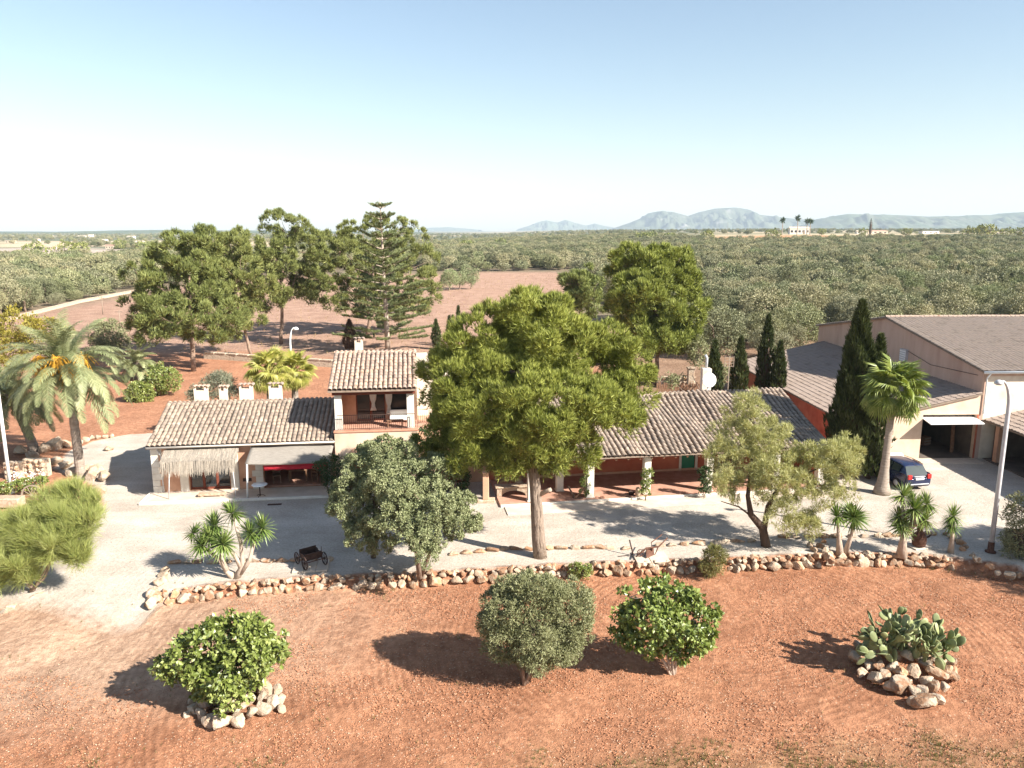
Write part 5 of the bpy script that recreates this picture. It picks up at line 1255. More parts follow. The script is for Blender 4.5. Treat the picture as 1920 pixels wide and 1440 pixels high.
poly = [Vector((p.x, p.y + .12, 0)) for p in WALL[:-2]]
for p in along(poly, .42, rg, .2):
    s_ = rg.uniform(.18, .33); put_rock(wall, p + Vector((0, rg.normal(0, .03), FIELD_Z + s_ * .6)), (s_ * rg.uniform(.95, 1.35), s_ * .95, s_ * rg.uniform(.8, 1.1)), rg)
for p in along(poly, .36, rg, .2):
    s_ = rg.uniform(.11, .21); put_rock(wall, p + Vector((0, .14 + rg.normal(0, .04), FIELD_Z + .40)), (s_ * rg.uniform(1, 1.4), s_, s_ * rg.uniform(.75, 1)), rg)
for p in along(poly, .46, rg, .2):
    s_ = rg.uniform(.11, .21); put_rock(wall, p + Vector((0, .30 + rg.normal(0, .05), .03)), (s_ * rg.uniform(1, 1.5), s_, s_ * .75), rg)
endp = [G(282, 1135, -.2), G(288, 1110, -.1), G(300, 1090), G(318, 1070)]
wend = thing('stone_border', 'curved row of pale boulders closing the left end of the stone wall', 'wall', (0, 0, 0))
for p in along(endp, .42, rg):
    s_ = rg.uniform(.2, .32); put_rock(wend, p + Vector((rg.normal(0, .06), 0, s_ * .35)), (s_, s_, s_ * .85), rg, pale=True)
rend = thing('stone_border', 'curved row of reddish boulders at the right end of the gravel bed', 'wall', (0, 0, 0))
for p in along([G(1770, 1003), G(1795, 1015), G(1815, 1035), G(1838, 1058), G(1870, 1078, -.2), G(1910, 1082, -.3), G(1960, 1085, -.3)], .40, rg):
    s_ = rg.uniform(.15, .32); put_rock(rend, p + Vector((rg.normal(0, .08), rg.normal(0, .08), s_ * .4)), (s_ * 1.1, s_, s_ * .85), rg)
for seg, lab in (([(330, 1056), (440, 1054), (560, 1052), (640, 1050)], 'row of low kerb stones behind the left yucca and the old cart'), ([(850, 1040), (960, 1030), (1010, 1032)], 'row of flat pale kerb stones left of the big pine trunk'), ([(1030, 1030), (1120, 1028), (1190, 1030)], 'row of flat pale kerb stones right of the big pine trunk'), ([(1235, 1024), (1330, 1020), (1425, 1014)], 'mossy kerb stones between the plough and the tamarisk'), ([(1470, 1008), (1560, 1008), (1660, 1006), (1765, 1001)], 'kerb stones behind the three right yuccas')):
    kt = thing('kerb_row', lab, 'kerb', (0, 0, 0)); pl = [G(*q) for q in seg]
    for p in along(pl, .62, rg, .12):
        o = put_rock(kt, p + Vector((0, 0, .07)), (rg.uniform(.33, .42), .2, rg.uniform(.12, .18)), rg); o.rotation_euler = (rg.normal(0, .08), rg.normal(0, .05), rg.normal(0, .06))
def mound(name, label, spots, z, seed, pale=False, pile=0):
    rg = np.random.default_rng(seed); t = thing(name, label, 'rocks', (0, 0, 0))
    ctr = sum((G(q[0], q[1], z) for q in spots), Vector()) / len(spots); mx = max(.05, max((G(q[0], q[1], z) - ctr).length for q in spots))
    for px, py, r_ in spots:
        p = G(px, py, z); s_ = r_ / ppm_at(p); p = p + Vector((0, s_ * .2, s_ * .45 + pile * max(0, 1 - (p - ctr).length / mx * 1.1))); put_rock(t, p, (s_ * rg.uniform(.95, 1.25), s_, s_ * rg.uniform(.75, 1.0)), rg, 'rock', pale)
    return t
mound('rock_mound', 'ring of pale rocks round the foot of the left fig bush', [(395, 1362, 18), (420, 1368, 22), (448, 1362, 17), (378, 1350, 15), (365, 1335, 14), (470, 1352, 15), (492, 1340, 16), (510, 1330, 17), (525, 1320, 14), (500, 1308, 17), (520, 1300, 13), (385, 1330, 18), (430, 1340, 20), (460, 1335, 18), (360, 1318, 13), (488, 1322, 13), (410, 1350, 16), (440, 1348, 15), (400, 1320, 18), (450, 1318, 18), (475, 1300, 16), (530, 1335, 11), (352, 1345, 10)], FIELD_Z, 41, True, .25)
mound('rock_mound', 'heap of pale and rusty rocks round the prickly pear', [(1730, 1328, 24), (1752, 1322, 17), (1690, 1305, 20), (1665, 1300, 14), (1640, 1285, 15), (1615, 1272, 14), (1672, 1280, 16), (1610, 1250, 17), (1625, 1240, 16), (1645, 1262, 15), (1755, 1290, 22), (1735, 1275, 18), (1775, 1285, 16), (1785, 1265, 16), (1760, 1262, 17), (1720, 1262, 16), (1700, 1270, 14), (1780, 1245, 14), (1615, 1225, 14), (1690, 1240, 18), (1650, 1230, 15), (1730, 1245, 18), (1770, 1305, 12), (1660, 1255, 17), (1680, 1262, 18), (1705, 1250, 20), (1720, 1235, 18), (1745, 1240, 18), (1670, 1240, 17), (1700, 1225, 18), (1745, 1305, 15), (1712, 1310, 13), (1790, 1280, 12), (1630, 1255, 15), (1655, 1285, 14), (1690, 1288, 17), (1715, 1290, 16), (1735, 1300, 16), (1630, 1268, 13), (1700, 1300, 13), (1650, 1275, 14), (1725, 1310, 14), (1770, 1275, 15), (1600, 1238, 13), (1640, 1220, 15), (1755, 1245, 16)], FIELD_Z, 42, False, .7)
mound('rock_mound', 'small heap of angular rocks right of the tamarisk trunk', [(1528, 1035, 10), (1540, 1028, 9), (1548, 1038, 10), (1535, 1046, 9), (1555, 1048, 11), (1520, 1026, 8), (1545, 1018, 8), (1560, 1056, 10)], 0, 43)
mound('boulder_group', 'weathered grey boulders under the leaning date palm', [(105, 842, 22), (125, 838, 12), (80, 850, 14), (60, 858, 13), (40, 852, 14)], 0, 44)
mound('boulder_group', 'pale boulders round the trunk of the tall date palm', [(170, 900, 20), (182, 888, 18), (192, 902, 14), (140, 890, 16), (120, 880, 16), (185, 925, 17), (178, 945, 12), (105, 872, 13), (165, 882, 12)], 0, 45, True)
mound('boulder_group', 'line of pale rocks edging the drive behind the date palm', [(150, 832, 9), (160, 828, 8), (172, 824, 8), (185, 823, 7), (198, 822, 7), (208, 821, 6)], 0, 46, True)
mound('boulder_group', 'pale rocks at the lower left corner of the broom shrub', [(20, 1148, 14), (45, 1140, 10), (75, 1122, 12), (110, 1115, 8), (5, 1155, 12), (60, 1128, 11)], -.35, 47, True)
mound('white_rock', 'single white rock lying on the drive', [(203, 845, 9)], 0, 48, True)
def rubble(label, px0, px1, base_py, top_py, th, seed, n_row=4):
    rg = np.random.default_rng(seed); a, c_ = G(px0, base_py), G(px1, base_py); h = at(px0, top_py, a.y).z; t = thing('rubble_wall', label, 'wall', a)
    v = c_ - a; B().box(0, v.x, .05, th - .05, 0, h * .93).obj('core', M['rubble'], t, rot=(0, 0, math.atan2(v.y, v.x)))
    for r_ in range(n_row):
        s_ = h / n_row * .62; x = s_
        while x < v.length: put_rock(t, v * (x / v.length) + Vector((0, .02, h * (r_ + .5) / n_row)), (s_ * rg.uniform(.95, 1.3), s_ * .8, s_), rg, pale=r_ % 2); x += s_ * 1.9
rubble('short wall of stacked pale stones left of the date palm, left half', 8, 40, 898, 866, .5, 51)
rubble('short wall of stacked pale stones left of the date palm, right half', 44, 90, 894, 860, .5, 52)
# white-flowering ground cover and long stone trough with the old wheel
sh('flower_bed', 'green ground cover with white flowers below the stacked stone wall', (40, 930), [(50, 908, 35, 9, .3), (15, 915, 28, 10, 0), (75, 902, 15, 8, .4)], seed=401, n_clump=120, per=12, ln=.12, wd=.07, k=2, mat='broad_leaf', clump_r=(.08, .16), cat='plants', r0=.01)
fb_ = B(); rgf = np.random.default_rng(9)
for i in range(130):
    q = G(rgf.uniform(15, 85), rgf.uniform(900, 926)); q.z = rgf.uniform(.42, .6); fb_.box(-.035, .035, -.035, .035, -.012, .012, Matrix.Translation(q) @ Matrix.Rotation(rgf.uniform(0, 3), 4, 'Y'))
tag(fb_.obj('white_blossoms', M['flower_white']), 'white blossoms dotting the ground cover by the stone trough', 'flowers', kind='stuff')
tr_ = thing('long_trough', 'long pale stone trough at the left edge below the white lamp post', 'trough', G(-10, 952))
B().box(-1.6, 1.55, -.35, .35, .1, .62).obj('basin', M['limestone_pale'], tr_, bevel=.04)
B().box(-1.4, -1.1, -.3, .3, 0, .1).obj('foot', M['limestone_pale'], tr_); B().box(1.05, 1.35, -.3, .3, 0, .1).obj('foot', M['limestone_pale'], tr_)
def wheel(parent, c_, r_, axis_rot, mat, spokes=12, rim=.04, name='wheel', w=.06):
    m = Matrix.Translation(c_) @ axis_rot
    wo = B()
    n = 28; ring = []
    for k in range(n):
        a = 2 * math.pi * k / n
        for rr, zz in ((r_, -w / 2), (r_, w / 2), (r_ - rim, w / 2), (r_ - rim, -w / 2)): ring.append(m @ Vector((rr * math.cos(a), rr * math.sin(a), zz)))
    wo.add(ring, [(k * 4 + j, k * 4 + (j + 1) % 4, ((k + 1) % n) * 4 + (j + 1) % 4, ((k + 1) % n) * 4 + j) for k in range(n) for j in range(4)])
    o = wo.obj(name, mat, parent)
    B().tube([m @ Vector((0, 0, -w)), m @ Vector((0, 0, w))], r_ * .14, 10).obj('hub', mat, o)
    for k in range(spokes):
        a = 2 * math.pi * k / spokes; B().tube([m @ Vector((r_ * .1 * math.cos(a), r_ * .1 * math.sin(a), 0)), m @ Vector(((r_ - rim) * math.cos(a), (r_ - rim) * math.sin(a), 0))], max(.012, r_ * .03), 5).obj('spoke', mat, o)
    return o
wt = thing('wagon_wheel', 'old wooden wagon wheel leaning beside the stone trough', 'wheel', G(62, 948))
wheel(wt, Vector((0, 0, .58)), .6, Matrix.Rotation(R(78), 4, 'X'), M['wood_grey'], 12, .07, 'rim', .08)

# ================================================================== prickly pear
def pad_mesh():
    bm = bmesh.new(); bmesh.ops.create_uvsphere(bm, u_segments=10, v_segments=7, radius=1)
    for v in bm.verts:
        z = v.co.z; v.co = Vector((v.co.x * .62 * (1 + .18 * z), v.co.y * .13, z + 1))
    me = bpy.data.meshes.new('pad'); bm.to_mesh(me); bm.free(); me.polygons.foreach_set('use_smooth', [True] * len(me.polygons)); me.materials.append(M['cactus_pad']); return me
PAD = pad_mesh(); rg = np.random.default_rng(500)
cb = G(1705, 1262, FIELD_Z); cac = thing('prickly_pear', 'prickly pear cactus with grey-green pads on the rock heap', 'cactus', cb)
tips = []
for i in range(26):
    a = rg.uniform(0, 6.28); tips.append((Vector((1.0 * (i / 12.5 - 1), rg.normal(0, .35), .7)), Vector((rg.normal(0, .3) + .25 * (i / 12.5 - 1), rg.normal(0, .35), 1)).normalized(), 0))
cnt = 0
while tips and cnt < 290:
    p, d, lv = tips.pop(0); s_ = rg.uniform(.15, .25) * (1 if lv else 1.1)
    q = d.to_track_quat('Z', 'Y') @ Matrix.Rotation(rg.uniform(0, 6.28), 4, 'Z').to_quaternion()
    o = link('pad', PAD, cac, p, q.to_euler(), (s_,) * 3); cnt += 1
    e = p + d * s_ * 1.9
    if lv < 5:
        for k in range(int(rg.choice((1, 2, 2, 3)))):
            nd = (d + Vector(rg.normal(0, .5, 3)) + Vector((0, 0, .12))).normalized()
            lim = 2.95 - .9 * (e.x + .9) / 1.8
            if e.z < lim + .35: tips.append((e + Vector(rg.normal(0, .03, 3)), nd, lv + 1))
# ================================================================== lamps
def lamp_post(label, base, h, arm, head_dir, r0=.09, mat='steel', group='street lamps'):
    t = thing('street_lamp', label, 'lamp', base, 0, group); d = Vector(head_dir).normalized()
    pts = [Vector((0, 0, 0)), Vector((0, 0, h * .5)), Vector((0, 0, h * .84))]
    for k in range(1, 8): a = math.pi / 2 * k / 7; pts.append(Vector((0, 0, h * .84)) + d * arm * (1 - math.cos(a)) + Vector((0, 0, h * .16 * math.sin(a))))
    B().tube(pts, list(np.linspace(r0, r0 * .42, len(pts))), 10).obj('pole', M[mat], t, True)
    B().lathe([(r0 * 2.2, 0), (r0 * 2.2, .05), (r0 * 1.3, .08), (r0 * 1.25, .5), (r0 * 1.02, .52)], n=12).obj('base_plate', M['iron_rust'] if mat == 'steel' else M[mat], t, True)
    e = pts[-1]; hd = B(); hd.lathe([(.05, .12), (.13, .08), (.2, -.03), (.18, -.08), (.1, -.12)], (0, 0, 0), 12); hd.obj('lamp_head', M['white_paint'] if mat != 'steel' else M['steel'], t, True, loc=e + d * .14 + Vector((0, 0, -.06)))
p = G(1857, 1035); lamp_post('tall grey street lamp at the right by the yard corner', p, 8.3, .55, (-1, -.2, 0), .11)
lamp_post('slim white street lamp behind the fan palm pair', (at(550, 750, 58).x, 58, 0), 7.85, .35, (1, 0, 0), .08, 'white_paint')
p = G(21, 925); lamp_post('white lamp post at the left edge by the stone trough', p, 7.6, .5, (-1, 0, 0), .1, 'white_paint')

# ================================================================== dark blue estate car
def car(label, loc, heading, paint):
    t = thing('parked_car', label, 'car', loc, heading)
    S = [(0.0, .42, .62, .74, .80, .76, .66), (.06, .28, .62, .80, .93, .78, .72), (.18, .22, .64, .84, 1.00, .82, .76), (.62, .20, .66, .86, .99, 1.42, .62), (1.0, .20, .66, .875, .98, 1.47, .61), (1.9, .20, .66, .88, .97, 1.49, .61), (2.55, .20, .66, .88, .96, 1.44, .60), (3.35, .20, .64, .87, .95, 1.00, .74), (4.0, .22, .60, .84, .86, .90, .70), (4.32, .30, .56, .74, .70, .73, .62), (4.38, .38, .5, .66, .60, .62, .56)]
    vs, fs = [], []; n = 12
    for y, zb, zm, w, zbelt, zr, wr in S:
        half = [(w * .86, zb), (w * .98, zb + .12), (w * 1.0, zm), (w * .975, zbelt), (wr, zr - .03 if zr - zbelt > .1 else zr - .01), (wr * .55, zr)]
        vs += [(x, y, z) for x, z in half] + [(-x, y, z) for x, z in half[::-1]]
    for i in range(len(S) - 1):
        for k in range(n): fs.append((i * n + k, i * n + (k + 1) % n, (i + 1) * n + (k + 1) % n, (i + 1) * n + k))
    fs.append(tuple(range(n - 1, -1, -1))); fs.append(tuple((len(S) - 1) * n + k for k in range(n)))
    b = B().add(vs, fs); o = b.obj('body', paint, t, False)
    bv = o.modifiers.new('round', 'BEVEL'); bv.width = .05; bv.segments = 2; bv.limit_method = 'ANGLE'; bv.angle_limit = R(12)
    o.data.polygons.foreach_set('use_smooth', [True] * len(o.data.polygons))
    def sec(y):
        ys = [s_[0] for s_ in S]; return [float(np.interp(y, ys, [s_[k] for s_ in S])) for k in range(1, 7)]
    # rear window
    def rear(y, f, off=.02):
        zb, zm, w, zbelt, zr, wr = sec(y); return (wr * f, y - off, zr + off * .4)
    q = [rear(.22, .93), rear(.58, .92), rear(.58, -.92), rear(.22, -.93)]
    B().add(q + [(x, y + .03, z - .02) for x, y, z in q], [(0, 1, 2, 3), (7, 6, 5, 4), (0, 4, 5, 1), (1, 5, 6, 2), (2, 6, 7, 3), (3, 7, 4, 0)]).obj('rear_window', M['car_glass'], t)
    for sg in (-1, 1):
        for a, c_ in ((.75, 1.45), (1.52, 2.35), (2.42, 2.95)):
            q = []
            for y, hi in ((a, 0), (c_, 0), (c_, 1), (a, 1)):
                zb, zm, w, zbelt, zr, wr = sec(y); f = .08 if not hi else .84; x = w * .975 + (wr - w * .975) * f; z = zbelt + (zr - zbelt) * f; q.append((sg * (x + .012), y, z))
            B().add(q + [(x - sg * .03, y, z) for x, y, z in q], [(0, 1, 2, 3), (7, 6, 5, 4), (0, 4, 5, 1), (1, 5, 6, 2), (2, 6, 7, 3), (3, 7, 4, 0)]).obj('side_window', M['car_glass'], t)
        tl = B().box(sg * .64 - .13, sg * .64 + .13, -.035, .10, .74, 1.0).obj('tail_light', M['tail_red'], t, bevel=.02)
        B().tube([(sg * .60, .8, 1.50), (sg * .60, 1.6, 1.53), (sg * .60, 2.3, 1.50)], .018, 6).obj('roof_rail', M['iron_dark'], t, True)
        B().box(sg * .95 - .08, sg * .95 + .08, 2.75, 2.85, .98, 1.1).obj('mirror', paint, t, bevel=.02)
        for y in (.85, 3.5):
            wo = B().lathe([(.19, -.1), (.30, -.1), (.315, -.07), (.315, .07), (.30, .1), (.19, .1)], n=22, m=Matrix.Translation((sg * .80, y, .315)) @ Matrix.Rotation(R(90), 4, 'Y')).obj('wheel', M['tyre'], t, True)
            B().lathe([(.0, .105 * sg), (.18, .11 * sg), (.19, .09 * sg)], n=16, m=Matrix.Translation((sg * .80, y, .315)) @ Matrix.Rotation(R(90), 4, 'Y')).obj('rim', M['steel'], wo, True)
    B().box(-.27, .27, -.045, -.02, .70, .83).obj('number_plate', M['white_paint'], t)
    B().box(-.62, .62, -.05, .0, .40, .46).obj('bumper_strip', M['steel'], t, bevel=.01)
    B().box(-.36, .36, -.03, .05, .88, .91).obj('trim_strip', M['steel'], t)
    B().tube([(0, .66, 1.47), (.0, .63, 1.49), (.25, .52, 1.32)], .01, 5).obj('wiper', M['iron_dark'], t)
    return t
M['paint_navy'] = plain('paint_navy', [(.008, .014, .045), (.012, .02, .06)], 1, rough=.18, bmp=0, spec=.7)
M['car_glass'] = plain('car_glass', [(.03, .045, .045), (.045, .06, .06)], 1, rough=.04, bmp=0, spec=.8)
M['tail_red'] = plain('tail_red', [(.45, .015, .015), (.6, .03, .02)], 4, rough=.2, bmp=0, spec=.6)
M['tyre'] = plain('tyre', [(.02, .02, .02), (.035, .035, .035)], 6, rough=.9)
p = G(1722, 921); car('dark blue estate car parked behind the fan palm', p, R(11), M['paint_navy'])
t = thing('white_tank', 'low white rounded tank at the foot of the lean-to wall behind the car', 'tank', Hw(-6.3, -.75), HR)
b = B(); prof = [(-.36 * math.cos(math.pi * k / 10), .42 + .26 * math.sin(math.pi * k / 10)) for k in range(11)]; poly = [(-.36, .08)] + prof[0:] + [(.36, .08)]
n_ = len(poly); vs = [(-.95, y, z) for y, z in poly] + [(.95, y, z) for y, z in poly]
b.add(vs, [tuple(range(n_)), tuple(range(2 * n_ - 1, n_ - 1, -1))] + [(k, k + n_, (k + 1) % n_ + n_, (k + 1) % n_) for k in range(n_)]).obj('shell', M['white_paint'], t)
for u in (-.6, .6): B().box(u - .1, u + .1, -.3, .3, 0, .08).obj('foot', M['limestone_pale'], t)

# ================================================================== old farm things in the yard
def cart():
    p = G(584, 1062); t = thing('old_cart', 'small rusty iron cart with spoked wheels on a stone slab', 'cart', p + Vector((0, 0, .1)), R(38)); t.scale = (.92,) * 3
    for x in (-.45, .45):
        for y, r_ in ((-.42, .33), (.5, .30)):
            wheel(t, Vector((x * 1.15, y, r_)), r_, Matrix.Rotation(R(90), 4, 'Y'), M['iron_dark'], 8, .04, 'wheel', .05)
    for y, r_ in ((-.42, .33), (.5, .30)): B().tube([(-.52, y, r_), (.48, y, r_)], .025, 6).obj('axle', M['iron_rust'], t)
    B().box(-.42, .42, -.30, .34, .36, .42).obj('bed', M['iron_dark'], t)
    B().box(-.44, .44, -.33, -.30, .38, .72).obj('front_board', M['iron_dark'], t); B().box(-.44, .44, .345, .37, .38, .78).obj('rear_board', M['iron_dark'], t)
    B().box(-.44, -.41, -.299, .344, .43, .62).obj('side_board', M['iron_dark'], t); B().box(.41, .44, -.299, .344, .43, .62).obj('side_board', M['iron_dark'], t)
    B().tube([(.42, -.32, .5), (.42, -.32, .95)], .014, 5).obj('handle', M['iron_dark'], t)
    s_ = thing('cart_slab', 'pale stone slab paving under the rusty cart', 'slab', p, R(8))
    for i, (a, c_) in enumerate(((-.78, -.3), (-.28, .24), (.26, .76))): B().box(a, c_, -.68, .5, 0, .085 + .006 * i).obj('slab', M['pavement'], s_, bevel=.012)
cart()
def plough():
    p = G(1222, 1045); t = thing('old_plough', 'rusty iron plough with beam and shares on pale slabs', 'plough', p + Vector((0, 0, .08)), R(20))
    B().tube([(-.9, -.1, .12), (-.3, 0, .42), (.35, 0, .40), (.85, .05, .75)], [.03, .04, .04, .025], 7).obj('beam', M['iron_rust'], t, True)
    B().tube([(.0, 0, .40), (.1, .25, .55), (.7, .3, .85)], .025, 6).obj('handle', M['iron_rust'], t, True)
    for x in (-.25, .05, .32): B().tube([(x, 0, .40), (x - .03, .05, .2), (x - .15, .02, .02)], [.03, .03, .015], 6).obj('tine', M['iron_rust'], t, True)
    B().add([(-.4, -.2, .05), (.1, -.05, .08), (.15, .15, .3), (-.25, .1, .32), (-.4, -.22, .03), (.1, -.07, .06), (.17, .15, .28), (-.25, .12, .3)], [(0, 1, 2, 3), (7, 6, 5, 4), (0, 4, 5, 1), (1, 5, 6, 2), (2, 6, 7, 3), (3, 7, 4, 0)]).obj('mouldboard', M['iron_rust'], t)
    wheel(t, Vector((-.55, .1, .18)), .18, Matrix.Rotation(R(85), 4, 'X'), M['iron_rust'], 6, .025, 'wheel', .03)
    s_ = thing('plough_slab', 'pair of pale stone slabs under the rusty plough', 'slab', p, R(4))
    for i, (a, c_) in enumerate(((-.85, -.2), (-.18, .7))): B().box(a, c_, -.65, .55, 0, .075 + .006 * i).obj('slab', M['pavement'], s_, bevel=.012)
    q = G(1186, 1042); t2 = thing('iron_stake', 'thin dark iron bar standing aslant left of the plough', 'bar', q); B().tube([(.05, 0, -.03), (-.15, .1, .75)], .035, 7).obj('bar', M['iron_dark'], t2, True); B().tube([(-.7, -.15, .03), (.3, .1, .06)], .015, 5).obj('rod', M['iron_dark'], t2, True)
plough()
def stove():
    p = G(1722, 1026); t = thing('iron_stove', 'dark rusty round iron stove with spout on a pale slab between yuccas', 'stove', p, R(15))
    B().box(-.42, .42, -.32, .32, 0, .06).obj('slab', M['pavement'], t, bevel=.01)
    B().lathe([(.18, .06), (.30, .12), (.33, .35), (.31, .58), (.2, .74), (.14, .80), (.13, 1.0), (.17, 1.02), (.0, 1.05)], n=16).obj('drum', M['iron_rust'], t, True)
    B().tube([(.25, 0, .45), (.5, -.05, .5), (.62, -.05, .62)], [.05, .04, .04], 7).obj('spout', M['iron_dark'], t, True)
    B().tube([(-.16, 0, .95), (-.4, 0, .9), (-.36, 0, .6)], .025, 6).obj('handle', M['iron_dark'], t, True); B().tube([(.14, 0, .95), (.34, 0, 1.0), (.36, 0, .8)], .02, 6).obj('handle', M['iron_dark'], t, True)
stove()
t = thing('dark_planter', 'dark weathered wooden planter box at the right edge', 'planter', G(1908, 1030), R(5))
for k in range(3): B().box(-.42, .42, -.42, -.38, .02 + k * .32, .31 + k * .32).obj('board', M['bark_dark'], t); B().box(-.42, -.38, -.379, .38, .02 + k * .32, .31 + k * .32).obj('board', M['bark_dark'], t)
B().box(-.375, .42, -.375, .42, 0, .88).obj('soil_box', M['bark_dark'], t)
# under the porch edge
t = thing('wooden_plough', 'dark wooden hand plough lying at the foot of the first porch pillar', 'plough', G(1082, 938), R(10))
B().tube([(-.1, 0, .08), (-.45, .3, .75)], .05, 6).obj('handle', M['bark_dark'], t); B().tube([(-.2, 0, .08), (.5, .1, .7)], .06, 6).obj('beam', M['wood_brown'], t); B().tube([(-.6, -.1, .05), (.3, -.05, .1)], [.03, .09], 6).obj('sole', M['bark_dark'], t); B().tube([(-.8, -.25, .04), (-.15, .1, .12)], .04, 5).obj('brush', M['bark_dark'], t)
t = thing('stone_bollard', 'short round-topped stone post before the second porch pillar', 'bollard', G(1196, 934)); B().lathe([(.16, 0), (.16, .45), (.13, .6), (.06, .66), (0, .67)], n=14).obj('shaft', M['limestone_pale'], t, True); B().lathe([(.2, 0), (.2, .08), (.165, .1)], n=14).obj('foot', M['limestone_pale'], t, True)
pot('small dark pot beside the stone post under the porch', G(1184, 931), .17, .3, M['iron_dark'])
t = thing('stone_block', 'small square stone block between the first two porch pillars', 'block', G(1130, 938)); B().box(-.12, .12, -.12, .12, 0, .24).obj('block', M['terracotta'], t, bevel=.02); B().box(-.16, .16, -.16, .16, -.01, .03).obj('foot', M['terracotta'], t)
t = thing('arched_bench', 'pale arched stone bench under the big pine by the house', 'bench', Vector((at(962, 905, 42.6).x, 42.6, 0)), R(8))
prof = [(-.95, 0), (-.95, .62), (.95, .62), (.95, 0), (.7, 0)] + [(.7 * math.cos(math.pi * k / 10), .12 + .34 * math.sin(math.pi * k / 10)) for k in range(11)] + [(-.7, 0)]
B().prism(prof, -.25, .25).obj('support', M['limestone_pale'], t); B().box(-1.05, 1.05, -.32, .32, .621, .70).obj('seat', M['limestone_pale'], t, bevel=.02)
mound('millstone_heap', 'heap of pale carved stones behind the big pine trunk', [(985, 925, 12), (1000, 930, 11), (995, 915, 13), (978, 912, 11)], 0, 61, True)
t = thing('stone_pillar', 'pink stone pillar standing free left of the arched bench', 'pillar', Vector((at(911, 930, 41.8).x, 41.8, 0))); B().box(-.17, .17, -.17, .17, .16, 1.75).obj('shaft', M['stucco_pink'], t, bevel=.02); B().box(-.5, .5, -.3, .3, 0, .16).obj('plinth', M['limestone_pale'], t, bevel=.02)

# ================================================================== behind the house
t = thing('satellite_dish', 'big white satellite dish behind the porch ridge', 'dish', Vector((at(1326, 760, 54.5).x, 54.5, 0)))
mz = at(1326, 712, 54.5).z
m_ = Matrix.Translation((0, -.15, mz)) @ Matrix.Rotation(R(80), 4, 'X') @ Matrix.Rotation(R(12), 4, 'Y')
B().lathe([(.06, -.12), (.25, -.09), (.42, -.03), (.52, .04), (.53, .055), (.42, -.005), (.25, -.065), (.0, -.1)], n=28, m=m_).obj('bowl', M['white_paint'], t, True)
B().tube([m_ @ Vector((-.5, 0, .04)), m_ @ Vector((0, 0, .55))], .015, 5).obj('arm', M['steel'], t); B().tube([m_ @ Vector((.5, 0, .04)), m_ @ Vector((0, 0, .55))], .015, 5).obj('arm', M['steel'], t); B().box(-.05, .05, -.05, .05, .5, .62, m_).obj('feed_horn', M['steel'], t)
B().tube([(0, .1, 0), (0, .1, mz)], .05, 8).obj('mast', M['steel'], t, True)
t = thing('barbecue_chimney', 'cream masonry chimney with bent metal flue beside the dish', 'chimney', Vector((at(1321, 760, 55.6).x, 55.6, 0)))
cz = at(1321, 690, 55.6).z; B().box(-.33, .33, -.3, .3, 0, cz).obj('stack', M['stucco_cream'], t, bevel=.02); B().tube([(0, 0, cz), (0, 0, cz + .75), (-.12, 0, cz + .95)], .1, 10).obj('flue', M['steel'], t, True)
t = thing('antenna_mast', 'thin antenna mast with a wooden frame at its top', 'antenna', Vector((at(1363, 760, 55).x, 55, 0)))
az = at(1363, 668, 55).z; B().tube([(0, 0, 0), (0, 0, az)], .03, 6).obj('mast', M['wood_grey'], t, True)
for k in range(4): B().box(-.32, .32, -.02, .02, az - .75 + k * .22, az - .71 + k * .22).obj('element', M['wood_grey'], t)
B().box(-.34, -.30, -.03, .03, az - .78, az).obj('frame_side', M['wood_grey'], t); B().box(.30, .34, -.03, .03, az - .78, az).obj('frame_side', M['wood_grey'], t)
fy_ = 69.0; t = thing('board_fence', 'reddish board fence behind the porch garden', 'fence', Vector((at(1232, 700, fy_).x, fy_, 0)))
for k in range(26): B().box(k * .21, k * .21 + .17, -.015, .015, .05, 1.45 + .1 * math.sin(k * 2.3)).obj('board', M['wood_brown'], t)
B().box(0, 5.4, .016, .06, .4, .5).obj('rail', M['wood_brown'], t); B().box(0, 5.4, .016, .06, 1.1, 1.2).obj('rail', M['wood_brown'], t)
rubble('low ruined stone wall behind the porch ridge', 1240, 1300, 728, 705, .5, 71, 3)
t = thing('gate_pillar', 'stone gate pillar behind the porch beside the board fence', 'pillar', G(1294, 732)); B().box(-.3, .3, -.3, .3, 0, 2.1).obj('shaft', M['limestone_pale'], t, bevel=.03); B().box(-.38, .38, -.38, .38, 2.101, 2.25).obj('cap', M['limestone_pale'], t, bevel=.02)
sh('garden_scrub', 'tangle of scrub in the garden behind the porch', (1310, 735), [(1260, 715, 26, 10, 0), (1350, 700, 22, 20, 4), (1310, 660, 22, 26, 8), (1330, 690, 18, 14, 2)], Y=66, seed=402, n_clump=130, per=16, ln=.25, wd=.09, k=2, mat='olive_leaf', clump_r=(.25, .5), cat='shrubs')
